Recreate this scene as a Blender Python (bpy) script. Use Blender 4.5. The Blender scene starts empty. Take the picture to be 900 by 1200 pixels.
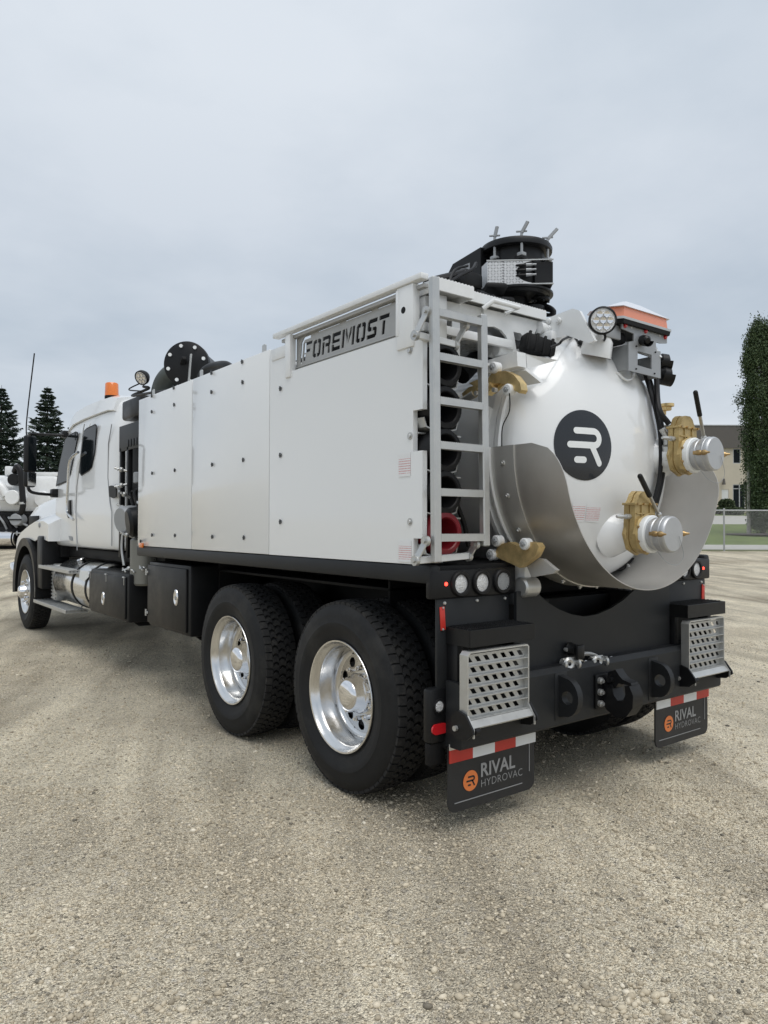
import bpy, bmesh, math, random
import numpy as np
from mathutils import Vector, Matrix
random.seed(7); rng = np.random.default_rng(7)
R = math.radians
scn = bpy.context.scene
COL = scn.collection

# ------------------------------------------------------------------ camera
F_PX, CAM = 864.09, Vector((-3.7169, -3.5969, 1.5536))
YAW, PITCH, ROLL = -0.6522, 0.0188, 0.0027
fw = Vector((-math.sin(YAW)*math.cos(PITCH), math.cos(YAW)*math.cos(PITCH), math.sin(PITCH)))
rt = Vector((math.cos(YAW), math.sin(YAW), 0)); up = rt.cross(fw)
rt, up = rt*math.cos(ROLL)+up*math.sin(ROLL), up*math.cos(ROLL)-rt*math.sin(ROLL)
cd = bpy.data.cameras.new('camera'); cam = bpy.data.objects.new('camera', cd); COL.objects.link(cam)
cam.matrix_world = Matrix(((rt.x, up.x, -fw.x, CAM.x), (rt.y, up.y, -fw.y, CAM.y), (rt.z, up.z, -fw.z, CAM.z), (0, 0, 0, 1)))
cd.sensor_fit = 'HORIZONTAL'; cd.sensor_width = 36; cd.lens = 36*F_PX/900; cd.clip_end = 3000; cd.clip_start = .05
scn.camera = cam
FH = Vector((fw.x, fw.y, 0)).normalized(); RH = Vector((FH.y, -FH.x, 0))   # level axes: away, right

# ------------------------------------------------------------------ world: overcast sky
SUN_EL, SUN_AZ = 66, 192            # azimuth measured clockwise from +Y
w = bpy.data.worlds.new('World'); scn.world = w; w.use_nodes = True
nt = w.node_tree; nt.nodes.clear(); N = nt.nodes.new; L = nt.links.new
def nd(t, typ, **k):
    n = t.nodes.new(typ)
    for a, b in k.items():
        if a.startswith('i_'):
            key = a[2:]; n.inputs[int(key) if key.isdigit() else key.replace('_', ' ')].default_value = b
        else: setattr(n, a, b)
    return n
out = N('ShaderNodeOutputWorld'); bg = N('ShaderNodeBackground'); L(bg.outputs[0], out.inputs[0])
sky = N('ShaderNodeTexSky'); sky.sky_type = 'NISHITA'; sky.sun_disc = False
sky.sun_elevation = R(SUN_EL); sky.sun_rotation = R(SUN_AZ); sky.air_density = 1.0; sky.dust_density = 4.0
tc = N('ShaderNodeTexCoord'); sep = N('ShaderNodeSeparateXYZ'); L(tc.outputs['Generated'], sep.inputs[0])
zc_ = nd(nt, 'ShaderNodeMath', operation='MAXIMUM', i_1=0.0); L(sep.outputs['Z'], zc_.inputs[0])
za = nd(nt, 'ShaderNodeMath', operation='ADD', i_1=0.18); L(zc_.outputs[0], za.inputs[0])
vdiv = nd(nt, 'ShaderNodeVectorMath', operation='DIVIDE'); cmb = N('ShaderNodeCombineXYZ')
for i in range(2): L(za.outputs[0], cmb.inputs[i])
cmb.inputs[2].default_value = 1.0
L(tc.outputs['Generated'], vdiv.inputs[0]); L(cmb.outputs[0], vdiv.inputs[1])
n1 = nd(nt, 'ShaderNodeTexNoise', i_Scale=0.8, i_Detail=5.0, i_Roughness=0.5); L(vdiv.outputs[0], n1.inputs['Vector'])
n2 = nd(nt, 'ShaderNodeTexNoise', i_Scale=2.6, i_Detail=6.0, i_Roughness=0.55); L(vdiv.outputs[0], n2.inputs['Vector'])
mixn = nd(nt, 'ShaderNodeMix', data_type='FLOAT'); mixn.inputs['Factor'].default_value = .3
L(n1.outputs[0], mixn.inputs[2]); L(n2.outputs[0], mixn.inputs[3])
ramp = N('ShaderNodeValToRGB'); L(mixn.outputs[0], ramp.inputs[0])
ramp.color_ramp.elements[0].position = .37; ramp.color_ramp.elements[0].color = (.50, .57, .65, 1)
ramp.color_ramp.elements[1].position = .62; ramp.color_ramp.elements[1].color = (.665, .72, .785, 1)
# a pale band of thinner cloud low over the horizon, darker cloud belly at mid height, paler overhead
el = N('ShaderNodeValToRGB'); L(zc_.outputs[0], el.inputs[0])
e = el.color_ramp.elements; e[0].position = 0; e[0].color = (1.22, 1.16, 1.10, 1); e[1].position = 1; e[1].color = (1.12, 1.12, 1.12, 1)
for p, c in ((.10, (1.12, 1.09, 1.06, 1)), (.24, (.93, .94, .95, 1)), (.36, (.95, .955, .965, 1)), (.52, (1.08, 1.07, 1.06, 1))):
    x = el.color_ramp.elements.new(p); x.color = c
mul = nd(nt, 'ShaderNodeMix', data_type='RGBA', blend_type='MULTIPLY'); mul.inputs['Factor'].default_value = 1
L(ramp.outputs[0], mul.inputs[6]); L(el.outputs[0], mul.inputs[7])
skys = nd(nt, 'ShaderNodeVectorMath', operation='SCALE'); skys.inputs['Scale'].default_value = 0.07; L(sky.outputs[0], skys.inputs[0])
mx = nd(nt, 'ShaderNodeMix', data_type='RGBA'); mx.inputs['Factor'].default_value = .9
L(skys.outputs[0], mx.inputs[6]); L(mul.outputs[2], mx.inputs[7]); L(mx.outputs[2], bg.inputs[0]); bg.inputs[1].default_value = 1.0
# ------------------------------------------------------------------ sun behind thick cloud
sd = bpy.data.lights.new('sun', 'SUN'); sd.energy = 1.65; sd.angle = R(45); sd.color = (1, .965, .92)
so = bpy.data.objects.new('sun', sd); COL.objects.link(so)
sdir = Vector((math.sin(R(SUN_AZ))*math.cos(R(SUN_EL)), math.cos(R(SUN_AZ))*math.cos(R(SUN_EL)), math.sin(R(SUN_EL))))
so.rotation_euler = sdir.to_track_quat('Z', 'Y').to_euler(); so.location = (-6, -8, 14)
scn.view_settings.view_transform = 'Standard'; scn.view_settings.look = 'None'
scn.view_settings.exposure = 0.15; scn.view_settings.gamma = 1.0; scn.view_settings.use_curve_mapping = False
scn.render.engine = 'CYCLES'

# ------------------------------------------------------------------ pixel -> point on a known plane (900 x 1200 frame)
def ray(x, y): return fw*F_PX + rt*(x-450) - up*(y-600)
def onX(x, y, X): d = ray(x, y); return CAM + d*((X-CAM.x)/d.x)
def onY(x, y, Y): d = ray(x, y); return CAM + d*((Y-CAM.y)/d.y)
def at_d(x, y, D): d = ray(x, y); return CAM + d*(D/d.dot(FH))

# ------------------------------------------------------------------ materials
MATS = {}
def mat(name, col, rough=.5, metal=0., coat=0., spec=.5, noise=0., nscale=8., bump=0., bscale=60., rnoise=0., trans=0., emit=None, estr=0., dirt=None, ior=None, bdet=4.0):
    m = bpy.data.materials.new(name); m.use_nodes = True; t = m.node_tree; b = t.nodes['Principled BSDF']
    b.inputs['Base Color'].default_value = (*col, 1); b.inputs['Roughness'].default_value = rough
    b.inputs['Metallic'].default_value = metal; b.inputs['Coat Weight'].default_value = coat; b.inputs['Coat Roughness'].default_value = .06
    b.inputs['Specular IOR Level'].default_value = spec
    if trans: b.inputs['Transmission Weight'].default_value = trans
    if ior: b.inputs['IOR'].default_value = ior
    if emit: b.inputs['Emission Color'].default_value = (*emit, 1); b.inputs['Emission Strength'].default_value = estr
    co = t.nodes.new('ShaderNodeTexCoord')
    if noise or rnoise or dirt:
        nz = nd(t, 'ShaderNodeTexNoise', i_Scale=nscale, i_Detail=6.0, i_Roughness=.6); t.links.new(co.outputs['Object'], nz.inputs['Vector'])
    if noise:
        mr = nd(t, 'ShaderNodeMapRange'); mr.inputs[1].default_value = .3; mr.inputs[2].default_value = .7
        mr.inputs[3].default_value = 1-noise; mr.inputs[4].default_value = 1+noise; t.links.new(nz.outputs[0], mr.inputs[0])
        mm = nd(t, 'ShaderNodeMix', data_type='RGBA', blend_type='MULTIPLY'); mm.inputs['Factor'].default_value = 1
        mm.inputs[6].default_value = (*col, 1); t.links.new(mr.outputs[0], mm.inputs[7]); src = mm.outputs[2]
        t.links.new(src, b.inputs['Base Color'])
    if dirt:
        nz2 = nd(t, 'ShaderNodeTexNoise', i_Scale=nscale*.37, i_Detail=8.0, i_Roughness=.7); t.links.new(co.outputs['Object'], nz2.inputs['Vector'])
        mr2 = nd(t, 'ShaderNodeMapRange'); mr2.inputs[1].default_value = .5; mr2.inputs[2].default_value = .8; mr2.inputs[3].default_value = 0; mr2.inputs[4].default_value = dirt[1]
        t.links.new(nz2.outputs[0], mr2.inputs[0])
        md = nd(t, 'ShaderNodeMix', data_type='RGBA'); t.links.new(mr2.outputs[0], md.inputs['Factor'])
        if noise: t.links.new(src, md.inputs[6])
        else: md.inputs[6].default_value = (*col, 1)
        md.inputs[7].default_value = (*dirt[0], 1); t.links.new(md.outputs[2], b.inputs['Base Color'])
    if rnoise:
        m3 = nd(t, 'ShaderNodeMapRange'); m3.inputs[1].default_value = .3; m3.inputs[2].default_value = .7
        m3.inputs[3].default_value = max(.02, rough-rnoise); m3.inputs[4].default_value = rough+rnoise
        t.links.new(nz.outputs[0], m3.inputs[0]); t.links.new(m3.outputs[0], b.inputs['Roughness'])
    if bump:
        nb = nd(t, 'ShaderNodeTexNoise', i_Scale=bscale, i_Detail=bdet); t.links.new(co.outputs['Object'], nb.inputs['Vector'])
        bp = nd(t, 'ShaderNodeBump', i_Strength=bump, i_Distance=.01); t.links.new(nb.outputs[0], bp.inputs['Height']); t.links.new(bp.outputs[0], b.inputs['Normal'])
    MATS[name] = m; return m
WHITE = mat('white_paint', (.775, .79, .795), .28, coat=.8, bump=.012, bscale=.9, bdet=0.)
WHITE2 = mat('white_frame_paint', (.74, .755, .76), .38, coat=.25, noise=.04, nscale=9, dirt=((.5, .5, .48), .35))
BLACK = mat('black_paint', (.0075, .008, .009), .42, spec=.3, noise=.15, nscale=5, rnoise=.08, dirt=((.018, .0175, .016), .4), bump=.02, bscale=180)
BLACKM = mat('black_matte', (.005, .0052, .006), .6, spec=.25, noise=.2, nscale=7, dirt=((.018, .017, .015), .5))
CHARC = mat('charcoal_paint', (.013, .0145, .0165), .5, spec=.35, noise=.12, nscale=4, dirt=((.026, .026, .024), .45), bump=.02, bscale=160)
RUBBER = mat('tyre_rubber', (.0095, .0098, .0105), .68, spec=.35, noise=.25, nscale=9, dirt=((.07, .066, .058), .45), bump=.06, bscale=90)
TREADR = mat('tread_rubber', (.020, .020, .0205), .75, spec=.3, noise=.3, nscale=30, dirt=((.085, .08, .07), .6))
HOSE = mat('hose_rubber', (.008, .008, .009), .5, spec=.3, noise=.15)
ALU = mat('aluminium', (.52, .525, .515), .38, metal=.7, noise=.06, nscale=14, rnoise=.08)
ALUP = mat('polished_aluminium', (.70, .70, .695), .19, metal=1., rnoise=.07, nscale=20)
CHROME = mat('chrome', (.82, .82, .83), .06, metal=1.)
STEEL = mat('stainless_sheet', (.56, .545, .52), .52, metal=.85, noise=.07, nscale=3, rnoise=.08, dirt=((.30, .27, .23), .35))
STEELB = mat('stainless_band', (.63, .625, .60), .42, metal=.6, noise=.05, nscale=5, rnoise=.06)
LETTER = mat('grey_plate', (.40, .40, .39), .45, metal=.4, noise=.06)
ZINC = mat('yellow_zinc', (.66, .50, .24), .36, metal=.65, noise=.25, nscale=18, rnoise=.08, dirt=((.45, .26, .12), .6))
BRONZE = mat('valve_bronze', (.45, .335, .15), .40, metal=.5, noise=.15, nscale=20, bump=.1, bscale=70)
BRASS = mat('brass', (.42, .29, .14), .3, metal=.9, noise=.1)
CASTAL = mat('cast_aluminium', (.50, .51, .52), .46, metal=.75, noise=.05, bump=.05, bscale=120)
GREYP = mat('grey_bracket_paint', (.33, .345, .36), .5, metal=.3, noise=.04)
GLASS = mat('window_glass', (.008, .011, .013), .05, spec=.10)
LENS = mat('clear_lens', (.72, .73, .74), .15, metal=.3, bump=.8, bscale=150, noise=.25, nscale=90)
REDL = mat('red_lens', (.50, .012, .018), .15, coat=.8)
REDR = mat('red_reflective', (.52, .035, .025), .35, noise=.05)
WHR = mat('white_reflective', (.74, .76, .77), .35, noise=.03)
LEDR = mat('red_led', (.8, .02, .02), .3, emit=(1, .05, .03), estr=4)
AMBER = mat('amber_lens', (.72, .17, .012), .2, coat=.8, noise=.08, nscale=40)
AMBERC = mat('amber_led', (.74, .25, .14), .3, coat=.5)
ORANGE = mat('orange_print', (.72, .20, .05), .5)
GREYT = mat('grey_print', (.28, .285, .29), .5)
INK = mat('black_vinyl', (.010, .0125, .017), .25, coat=.25)
PVC = mat('white_gasket', (.78, .80, .80), .4)
REDH = mat('red_tube', (.20, .010, .018), .4, noise=.15)
CLEAR = mat('clear_dome', (.9, .9, .9), .05, trans=1., ior=1.25)
# safety sticker: white with red lettering lines (flat print)
def sticker_mat():
    m = mat('warning_sticker', (.8, .8, .8), .4); t = m.node_tree; b = t.nodes['Principled BSDF']
    co = [n for n in t.nodes if n.type == 'TEX_COORD'][0]
    s = nd(t, 'ShaderNodeSeparateXYZ'); t.links.new(co.outputs['Generated'], s.inputs[0])
    mu = nd(t, 'ShaderNodeMath', operation='MULTIPLY', i_1=62.); t.links.new(s.outputs['Z'], mu.inputs[0])
    sn = nd(t, 'ShaderNodeMath', operation='SINE'); t.links.new(mu.outputs[0], sn.inputs[0])
    g = nd(t, 'ShaderNodeMath', operation='GREATER_THAN', i_1=.15); t.links.new(sn.outputs[0], g.inputs[0])
    nz = nd(t, 'ShaderNodeTexNoise', i_Scale=26., i_Detail=2.); t.links.new(co.outputs['Generated'], nz.inputs['Vector'])
    g2 = nd(t, 'ShaderNodeMath', operation='GREATER_THAN', i_1=.42); t.links.new(nz.outputs[0], g2.inputs[0])
    lo = nd(t, 'ShaderNodeMath', operation='LESS_THAN', i_1=.74); t.links.new(s.outputs['Z'], lo.inputs[0])
    lo2 = nd(t, 'ShaderNodeMath', operation='GREATER_THAN', i_1=.12); t.links.new(s.outputs['Z'], lo2.inputs[0])
    a = nd(t, 'ShaderNodeMath', operation='MULTIPLY'); t.links.new(g.outputs[0], a.inputs[0]); t.links.new(g2.outputs[0], a.inputs[1])
    c = nd(t, 'ShaderNodeMath', operation='MULTIPLY'); t.links.new(a.outputs[0], c.inputs[0]); t.links.new(lo.outputs[0], c.inputs[1])
    d = nd(t, 'ShaderNodeMath', operation='MULTIPLY'); t.links.new(c.outputs[0], d.inputs[0]); t.links.new(lo2.outputs[0], d.inputs[1])
    mxx = nd(t, 'ShaderNodeMix', data_type='RGBA'); t.links.new(d.outputs[0], mxx.inputs['Factor'])
    mxx.inputs[6].default_value = (.76, .77, .78, 1); mxx.inputs[7].default_value = (.60, .33, .35, 1); t.links.new(mxx.outputs[2], b.inputs['Base Color'])
    return m
STICK = sticker_mat()
# aluminium tread plate: raised lozenges in alternating directions (fine relief)
def tread_plate():
    m = mat('tread_plate', (.62, .63, .64), .45, metal=.25); t = m.node_tree; b = t.nodes['Principled BSDF']
    co = [n for n in t.nodes if n.type == 'TEX_COORD'][0]
    ch = nd(t, 'ShaderNodeTexBrick', i_Scale=30., i_Mortar_Size=.012, i_Brick_Width=.9, i_Row_Height=.3)
    mp = nd(t, 'ShaderNodeMapping'); mp.inputs['Rotation'].default_value = (R(90), R(45), 0); t.links.new(co.outputs['Object'], mp.inputs['Vector']); t.links.new(mp.outputs[0], ch.inputs['Vector'])
    ch.inputs['Color1'].default_value = (.70, .71, .72, 1); ch.inputs['Color2'].default_value = (.66, .67, .68, 1); ch.inputs['Mortar'].default_value = (.2, .2, .21, 1)
    t.links.new(ch.outputs[0], b.inputs['Base Color'])
    return m
TREADP = tread_plate()

# ------------------------------------------------------------------ mesh builder
def frame_of(d):
    d = Vector(d).normalized(); a = Vector((0, 0, 1)) if abs(d.z) < .9 else Vector((1, 0, 0))
    u = d.cross(a).normalized(); v = d.cross(u).normalized(); return d, u, v
class G:
    def __init__(s): s.v = []; s.f = []
    def add(s, vs, fs):
        o = len(s.v); s.v += [tuple(p) for p in vs]; s.f += [tuple(i+o for i in f) for f in fs]; return s
    def box(s, a, b, bev=0., M=None, seg=2):
        bm = bmesh.new(); bmesh.ops.create_cube(bm, size=1)
        c = [(a[i]+b[i])/2 for i in range(3)]; d = [abs(b[i]-a[i]) for i in range(3)]
        for v in bm.verts: v.co = Vector((c[0]+v.co.x*d[0], c[1]+v.co.y*d[1], c[2]+v.co.z*d[2]))
        if bev: bmesh.ops.bevel(bm, geom=bm.edges[:], offset=min(bev, min(d)*.45), segments=seg, affect='EDGES', profile=.5)
        if M: bmesh.ops.transform(bm, matrix=M, verts=bm.verts)
        bm.verts.index_update()
        s.add([v.co[:] for v in bm.verts], [[v.index for v in f.verts] for f in bm.faces]); bm.free(); return s
    def bar(s, p, q, wd, ht, bev=.003, upv=(0, 0, 1)):
        p, q = Vector(p), Vector(q); d = (q-p); ln = d.length; d.normalize(); u = Vector(upv)
        sx = d.cross(u)
        if sx.length < 1e-4: sx = d.cross(Vector((1, 0, 0)))
        sx.normalize(); uz = sx.cross(d)
        M = Matrix(((sx.x, d.x, uz.x, p.x), (sx.y, d.y, uz.y, p.y), (sx.z, d.z, uz.z, p.z), (0, 0, 0, 1)))
        return s.box((-wd/2, 0, -ht/2), (wd/2, ln, ht/2), bev, M, 1)
    def lathe(s, prof, o=(0, 0, 0), ax=(0, 0, 1), n=40, a0=0, a1=2*math.pi, uv=None):
        d, u, v = frame_of(ax) if uv is None else (Vector(ax).normalized(), Vector(uv[0]), Vector(uv[1]))
        o = Vector(o); full = abs(a1-a0-2*math.pi) < 1e-6; m = n if full else n+1; vs = []; k = len(prof)
        for i in range(m):
            t = a0+(a1-a0)*i/n; e = u*math.cos(t)+v*math.sin(t)
            for r, h in prof: vs.append(o+e*r+d*h)
        fs = []
        for i in range(n):
            j = (i+1) % m
            for q in range(k-1): fs.append((i*k+q, j*k+q, j*k+q+1, i*k+q+1))
        return s.add(vs, fs)
    def cyl(s, p, q, r, r2=None, n=20, bev=0.):
        p, q = Vector(p), Vector(q); ln = (q-p).length; r2 = r if r2 is None else r2
        pr = [(0, 0), (r, 0), (r2, ln), (0, ln)] if not bev else [(0, 0), (r-bev, 0), (r, bev), (r2, ln-bev), (r2-bev, ln), (0, ln)]
        return s.lathe([(max(a, 1e-5), b) for a, b in pr], p, q-p, n)
    def ring(s, p, q, r, ri, n=28):
        p, q = Vector(p), Vector(q); ln = (q-p).length
        return s.lathe([(ri, 0), (r, 0), (r, ln), (ri, ln), (ri, 0)], p, q-p, n)
    def tube(s, pts, r, n=10, sub=6, smooth=True):
        P = [Vector(p) for p in pts]
        if smooth and len(P) > 2:
            Q = []; E_ = [P[0]*2-P[1]]+P+[P[-1]*2-P[-2]]
            for i in range(1, len(E_)-2):
                a, b, c, d = E_[i-1:i+3]
                for k in range(sub):
                    t = k/sub; Q.append(.5*((2*b)+(c-a)*t+(2*a-5*b+4*c-d)*t*t+(-a+3*b-3*c+d)*t**3))
            Q.append(P[-1]); P = Q
        d0, u, v = frame_of(P[1]-P[0]); vs = []
        for i, p in enumerate(P):
            d = (P[min(i+1, len(P)-1)]-P[max(i-1, 0)]).normalized(); u = (u-d*u.dot(d)).normalized(); v = d.cross(u)
            for k in range(n):
                t = 2*math.pi*k/n; vs.append(p+(u*math.cos(t)+v*math.sin(t))*r)
        fs = [(i*n+k, i*n+(k+1) % n, (i+1)*n+(k+1) % n, (i+1)*n+k) for i in range(len(P)-1) for k in range(n)]
        fs += [tuple(range(n-1, -1, -1)), tuple(range((len(P)-1)*n, len(P)*n))]
        return s.add(vs, fs)
    def prism(s, poly, o, u, v, wv):                      # polygon (2D) at o in axes u, v, pushed along wv
        o, u, v, wv = Vector(o), Vector(u), Vector(v), Vector(wv); n = len(poly)
        vs = [o+u*a+v*b for a, b in poly]; vs += [p+wv for p in vs]
        fs = [tuple(range(n)), tuple(range(2*n-1, n-1, -1))]+[(i, i+n, (i+1) % n+n, (i+1) % n) for i in range(n)]
        return s.add(vs, fs)
    def poly3(s, pts, wv):                                # 3D outline pushed along wv
        return s.prism2([Vector(p) for p in pts], Vector(wv))
    def prism2(s, P, wv):
        n = len(P); vs = P+[p+wv for p in P]
        return s.add(vs, [tuple(range(n)), tuple(range(2*n-1, n-1, -1))]+[(i, i+n, (i+1) % n+n, (i+1) % n) for i in range(n)])
    def ball(s, c, r, n=16, m=10, sc=(1, 1, 1)):
        c = Vector(c); vs = []; fs = []
        for i in range(m+1):
            t = math.pi*i/m
            for k in range(n):
                a = 2*math.pi*k/n; vs.append(c+Vector((math.sin(t)*math.cos(a)*r*sc[0], math.sin(t)*math.sin(a)*r*sc[1], math.cos(t)*r*sc[2])))
        for i in range(m):
            for k in range(n): fs.append((i*n+k, (i+1)*n+k, (i+1)*n+(k+1) % n, i*n+(k+1) % n))
        return s.add(vs, fs)
    def mesh(s, name, m, ang=35):
        me = bpy.data.meshes.new(name); me.from_pydata(s.v, [], s.f)
        bm = bmesh.new(); bm.from_mesh(me); bmesh.ops.remove_doubles(bm, verts=bm.verts, dist=1e-5)
        bmesh.ops.recalc_face_normals(bm, faces=bm.faces); bm.to_mesh(me); bm.free()
        if ang: 
            me.polygons.foreach_set('use_smooth', [True]*len(me.polygons)); me.set_sharp_from_angle(angle=R(ang))
        me.materials.append(m); return me
    def obj(s, name, m, parent=None, ang=35, label=None, kind=None):
        o = bpy.data.objects.new(name, s.mesh(name, m, ang)); COL.objects.link(o); o.parent = parent
        if label: o['label'] = label
        if kind: o['kind'] = kind
        return o
def empty(name, label=None, cat=None, loc=(0, 0, 0), parent=None, group=None):
    o = bpy.data.objects.new(name, None); COL.objects.link(o); o.location = loc; o.parent = parent; o.empty_display_size = .1
    if label: o['label'] = label
    if cat: o['category'] = cat
    if group: o['group'] = group
    return o
def tag(o, label, cat, group=None):
    o['label'] = label; o['category'] = cat
    if group: o['group'] = group
    return o
def link(name, me, parent=None, loc=None, M=None):
    o = bpy.data.objects.new(name, me); COL.objects.link(o); o.parent = parent
    if M is not None: o.matrix_local = M
    elif loc is not None: o.location = loc
    return o
def text_g(txt, size, o, u, v, depth, offset=0., spacing=1.0):
    """flat lettering: built-in font outline filled, laid on a plane"""
    c = bpy.data.curves.new('t', 'FONT'); c.body = txt; c.size = size; c.offset = offset; c.space_character = spacing; c.resolution_u = 3
    ob = bpy.data.objects.new('t', c); COL.objects.link(ob); dg = bpy.context.evaluated_depsgraph_get(); me = bpy.data.meshes.new_from_object(ob.evaluated_get(dg))
    g = G(); o, u, v, n = Vector(o), Vector(u), Vector(v), Vector(depth)
    g.add([o+u*q.co.x+v*q.co.y+n for q in me.vertices], [tuple(p.vertices) for p in me.polygons])
    bpy.data.objects.remove(ob); bpy.data.curves.remove(c); bpy.data.meshes.remove(me); return g
def holed_plate(outer, holes, o, u, v, thick):
    """plate with real cut-outs: filled 2D curve turned into a mesh; thick = extrude half depth, o/u/v place it"""
    c = bpy.data.curves.new('p', 'CURVE'); c.dimensions = '2D'; c.fill_mode = 'BOTH'; c.extrude = thick
    for pl in [outer]+holes:
        sp = c.splines.new('POLY'); sp.points.add(len(pl)-1); sp.use_cyclic_u = True
        for i, q in enumerate(pl): sp.points[i].co = (q[0], q[1], 0, 1)
    ob = bpy.data.objects.new('p', c); COL.objects.link(ob); dg = bpy.context.evaluated_depsgraph_get(); me = bpy.data.meshes.new_from_object(ob.evaluated_get(dg))
    g = G(); o, u, v = Vector(o), Vector(u), Vector(v); n = u.cross(v)
    g.add([o+u*q.co.x+v*q.co.y+n*q.co.z for q in me.vertices], [tuple(p.vertices) for p in me.polygons])
    bpy.data.objects.remove(ob); bpy.data.curves.remove(c); bpy.data.meshes.remove(me); return g
def circ_pts(cx, cy, r, n=20, ry=None): return [(cx+r*math.cos(2*math.pi*i/n), cy+(ry or r)*math.sin(2*math.pi*i/n)) for i in range(n)]
#PART2
# ================================================================== THE SETTING
PROF = [(-80, 0), (12, 0), (20, .13), (33, .46), (36, .67), (44, 1.08), (55, 1.74), (66, 2.54), (72, 3.05), (110, 3.6), (700, 4.0)]
def ground_z(d):
    for (a, za_), (b, zb_) in zip(PROF, PROF[1:]):
        if d <= b: return za_+(zb_-za_)*(d-a)/(b-a)
    return PROF[-1][1]
def W(d, l, z=0.):                 # point d metres away and l metres right of the photographer, z above the local ground
    p = Vector((CAM.x, CAM.y, 0))+FH*d+RH*l; p.z = ground_z(d)+z; return p
def P2(x, d): return (x-450)*d/F_PX   # lateral metres for a picture column at distance d

def gravel_material():
    m = bpy.data.materials.new('gravel'); m.use_nodes = True; t = m.node_tree; b = t.nodes['Principled BSDF']; ln = t.links.new
    b.inputs['Roughness'].default_value = .92; b.inputs['Specular IOR Level'].default_value = .2
    co = nd(t, 'ShaderNodeTexCoord')
    def noise(s, d=5., r=.6): n = nd(t, 'ShaderNodeTexNoise', i_Scale=s, i_Detail=d, i_Roughness=r); ln(co.outputs['Object'], n.inputs['Vector']); return n
    def ramp_(src, st):
        r = nd(t, 'ShaderNodeValToRGB'); ln(src, r.inputs[0]); e = r.color_ramp.elements
        e[0].position, e[0].color = st[0][0], (*st[0][1], 1); e[1].position, e[1].color = st[-1][0], (*st[-1][1], 1)
        for p, c in st[1:-1]: q = e.new(p); q.color = (*c, 1)
        return r
    def mixc(a, b_, f, bt='MIX', fv=None):
        x = nd(t, 'ShaderNodeMix', data_type='RGBA', blend_type=bt)
        if fv is not None: x.inputs['Factor'].default_value = fv
        else: ln(f, x.inputs['Factor'])
        ln(a, x.inputs[6]); ln(b_, x.inputs[7]); return x.outputs[2]
    big = ramp_(noise(1.5, 9, .7).outputs[0], [(.28, (.335, .287, .215)), (.43, (.52, .455, .348)), (.55, (.66, .585, .455)), (.70, (.78, .70, .56))])
    # stones of three sizes
    def stones(sc, lo, hi, jit=1.):
        v = nd(t, 'ShaderNodeTexVoronoi', i_Scale=sc, i_Randomness=jit); ln(co.outputs['Object'], v.inputs['Vector'])
        r = nd(t, 'ShaderNodeSeparateColor'); ln(v.outputs['Color'], r.inputs[0])
        c = ramp_(r.outputs[0], [(0, lo), (.35, tuple(.45*a+.55*b_ for a, b_ in zip(lo, hi))), (.8, tuple(.7*b_+.3*a for a, b_ in zip(lo, hi))), (1, hi)])
        return v, c, r
    v1, c1, r1 = stones(120., (.13, .11, .075), (.96, .88, .70)); v2, c2, r2 = stones(64., (.30, .265, .21), (.76, .70, .585))
    f1 = nd(t, 'ShaderNodeMath', operation='GREATER_THAN', i_1=.86); ln(r2.outputs[1], f1.inputs[0])
    near = mixc(big.outputs[0], c1.outputs[0], None, fv=.6)
    near = mixc(near, c2.outputs[0], f1.outputs[0])
    gr = ramp_(noise(170., 4, .75).outputs[0], [(.30, (.45, .44, .43)), (.46, (.95, .94, .93)), (.62, (1.3, 1.3, 1.28)), (.72, (1.6, 1.6, 1.56))])
    col = mixc(near, gr.outputs[0], None, 'MULTIPLY', 1.)
    # wheel-packed streaks running with the yard traffic: paler fines where tyres pressed them, darker loose stone between
    mp = nd(t, 'ShaderNodeMapping', vector_type='TEXTURE'); mp.inputs['Rotation'].default_value = (0, 0, R(-27)); mp.inputs['Scale'].default_value = (.55, 3.2, 1); ln(co.outputs['Object'], mp.inputs['Vector'])
    st = nd(t, 'ShaderNodeTexNoise', i_Scale=1.0, i_Detail=4., i_Roughness=.55, i_Distortion=.6); ln(mp.outputs[0], st.inputs['Vector'])
    sr = ramp_(st.outputs[0], [(.34, (.66, .645, .63)), (.48, (.96, .96, .96)), (.62, (1.24, 1.24, 1.23))])
    col = mixc(col, sr.outputs[0], None, 'MULTIPLY', .85)
    # wide stained and freshly spread areas
    pr_ = ramp_(noise(.33, 5, .6).outputs[0], [(.36, (.80, .78, .76)), (.52, (1., 1., 1.)), (.66, (1.10, 1.10, 1.09))]); col = mixc(col, pr_.outputs[0], None, 'MULTIPLY', 1.)
    ln(col, b.inputs['Base Color'])
    h1 = nd(t, 'ShaderNodeMath', operation='MULTIPLY_ADD', i_1=-1., i_2=1.); ln(v1.outputs['Distance'], h1.inputs[0])
    h2 = nd(t, 'ShaderNodeMath', operation='MULTIPLY'); ln(v2.outputs['Distance'], h2.inputs[0]); ln(f1.outputs[0], h2.inputs[1])
    h3 = nd(t, 'ShaderNodeMath', operation='SUBTRACT'); ln(h1.outputs[0], h3.inputs[0]); ln(h2.outputs[0], h3.inputs[1])
    bp = nd(t, 'ShaderNodeBump', i_Strength=1.0, i_Distance=.014); ln(h3.outputs[0], bp.inputs['Height'])
    bp2 = nd(t, 'ShaderNodeBump', i_Strength=.6, i_Distance=.055); ln(noise(5., 6, .6).outputs[0], bp2.inputs['Height']); ln(bp.outputs[0], bp2.inputs['Normal'])
    ln(bp2.outputs[0], b.inputs['Normal'])
    return m
GRAVEL = gravel_material()
PEB = bpy.data.materials.new('pebbles'); PEB.use_nodes = True
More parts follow.
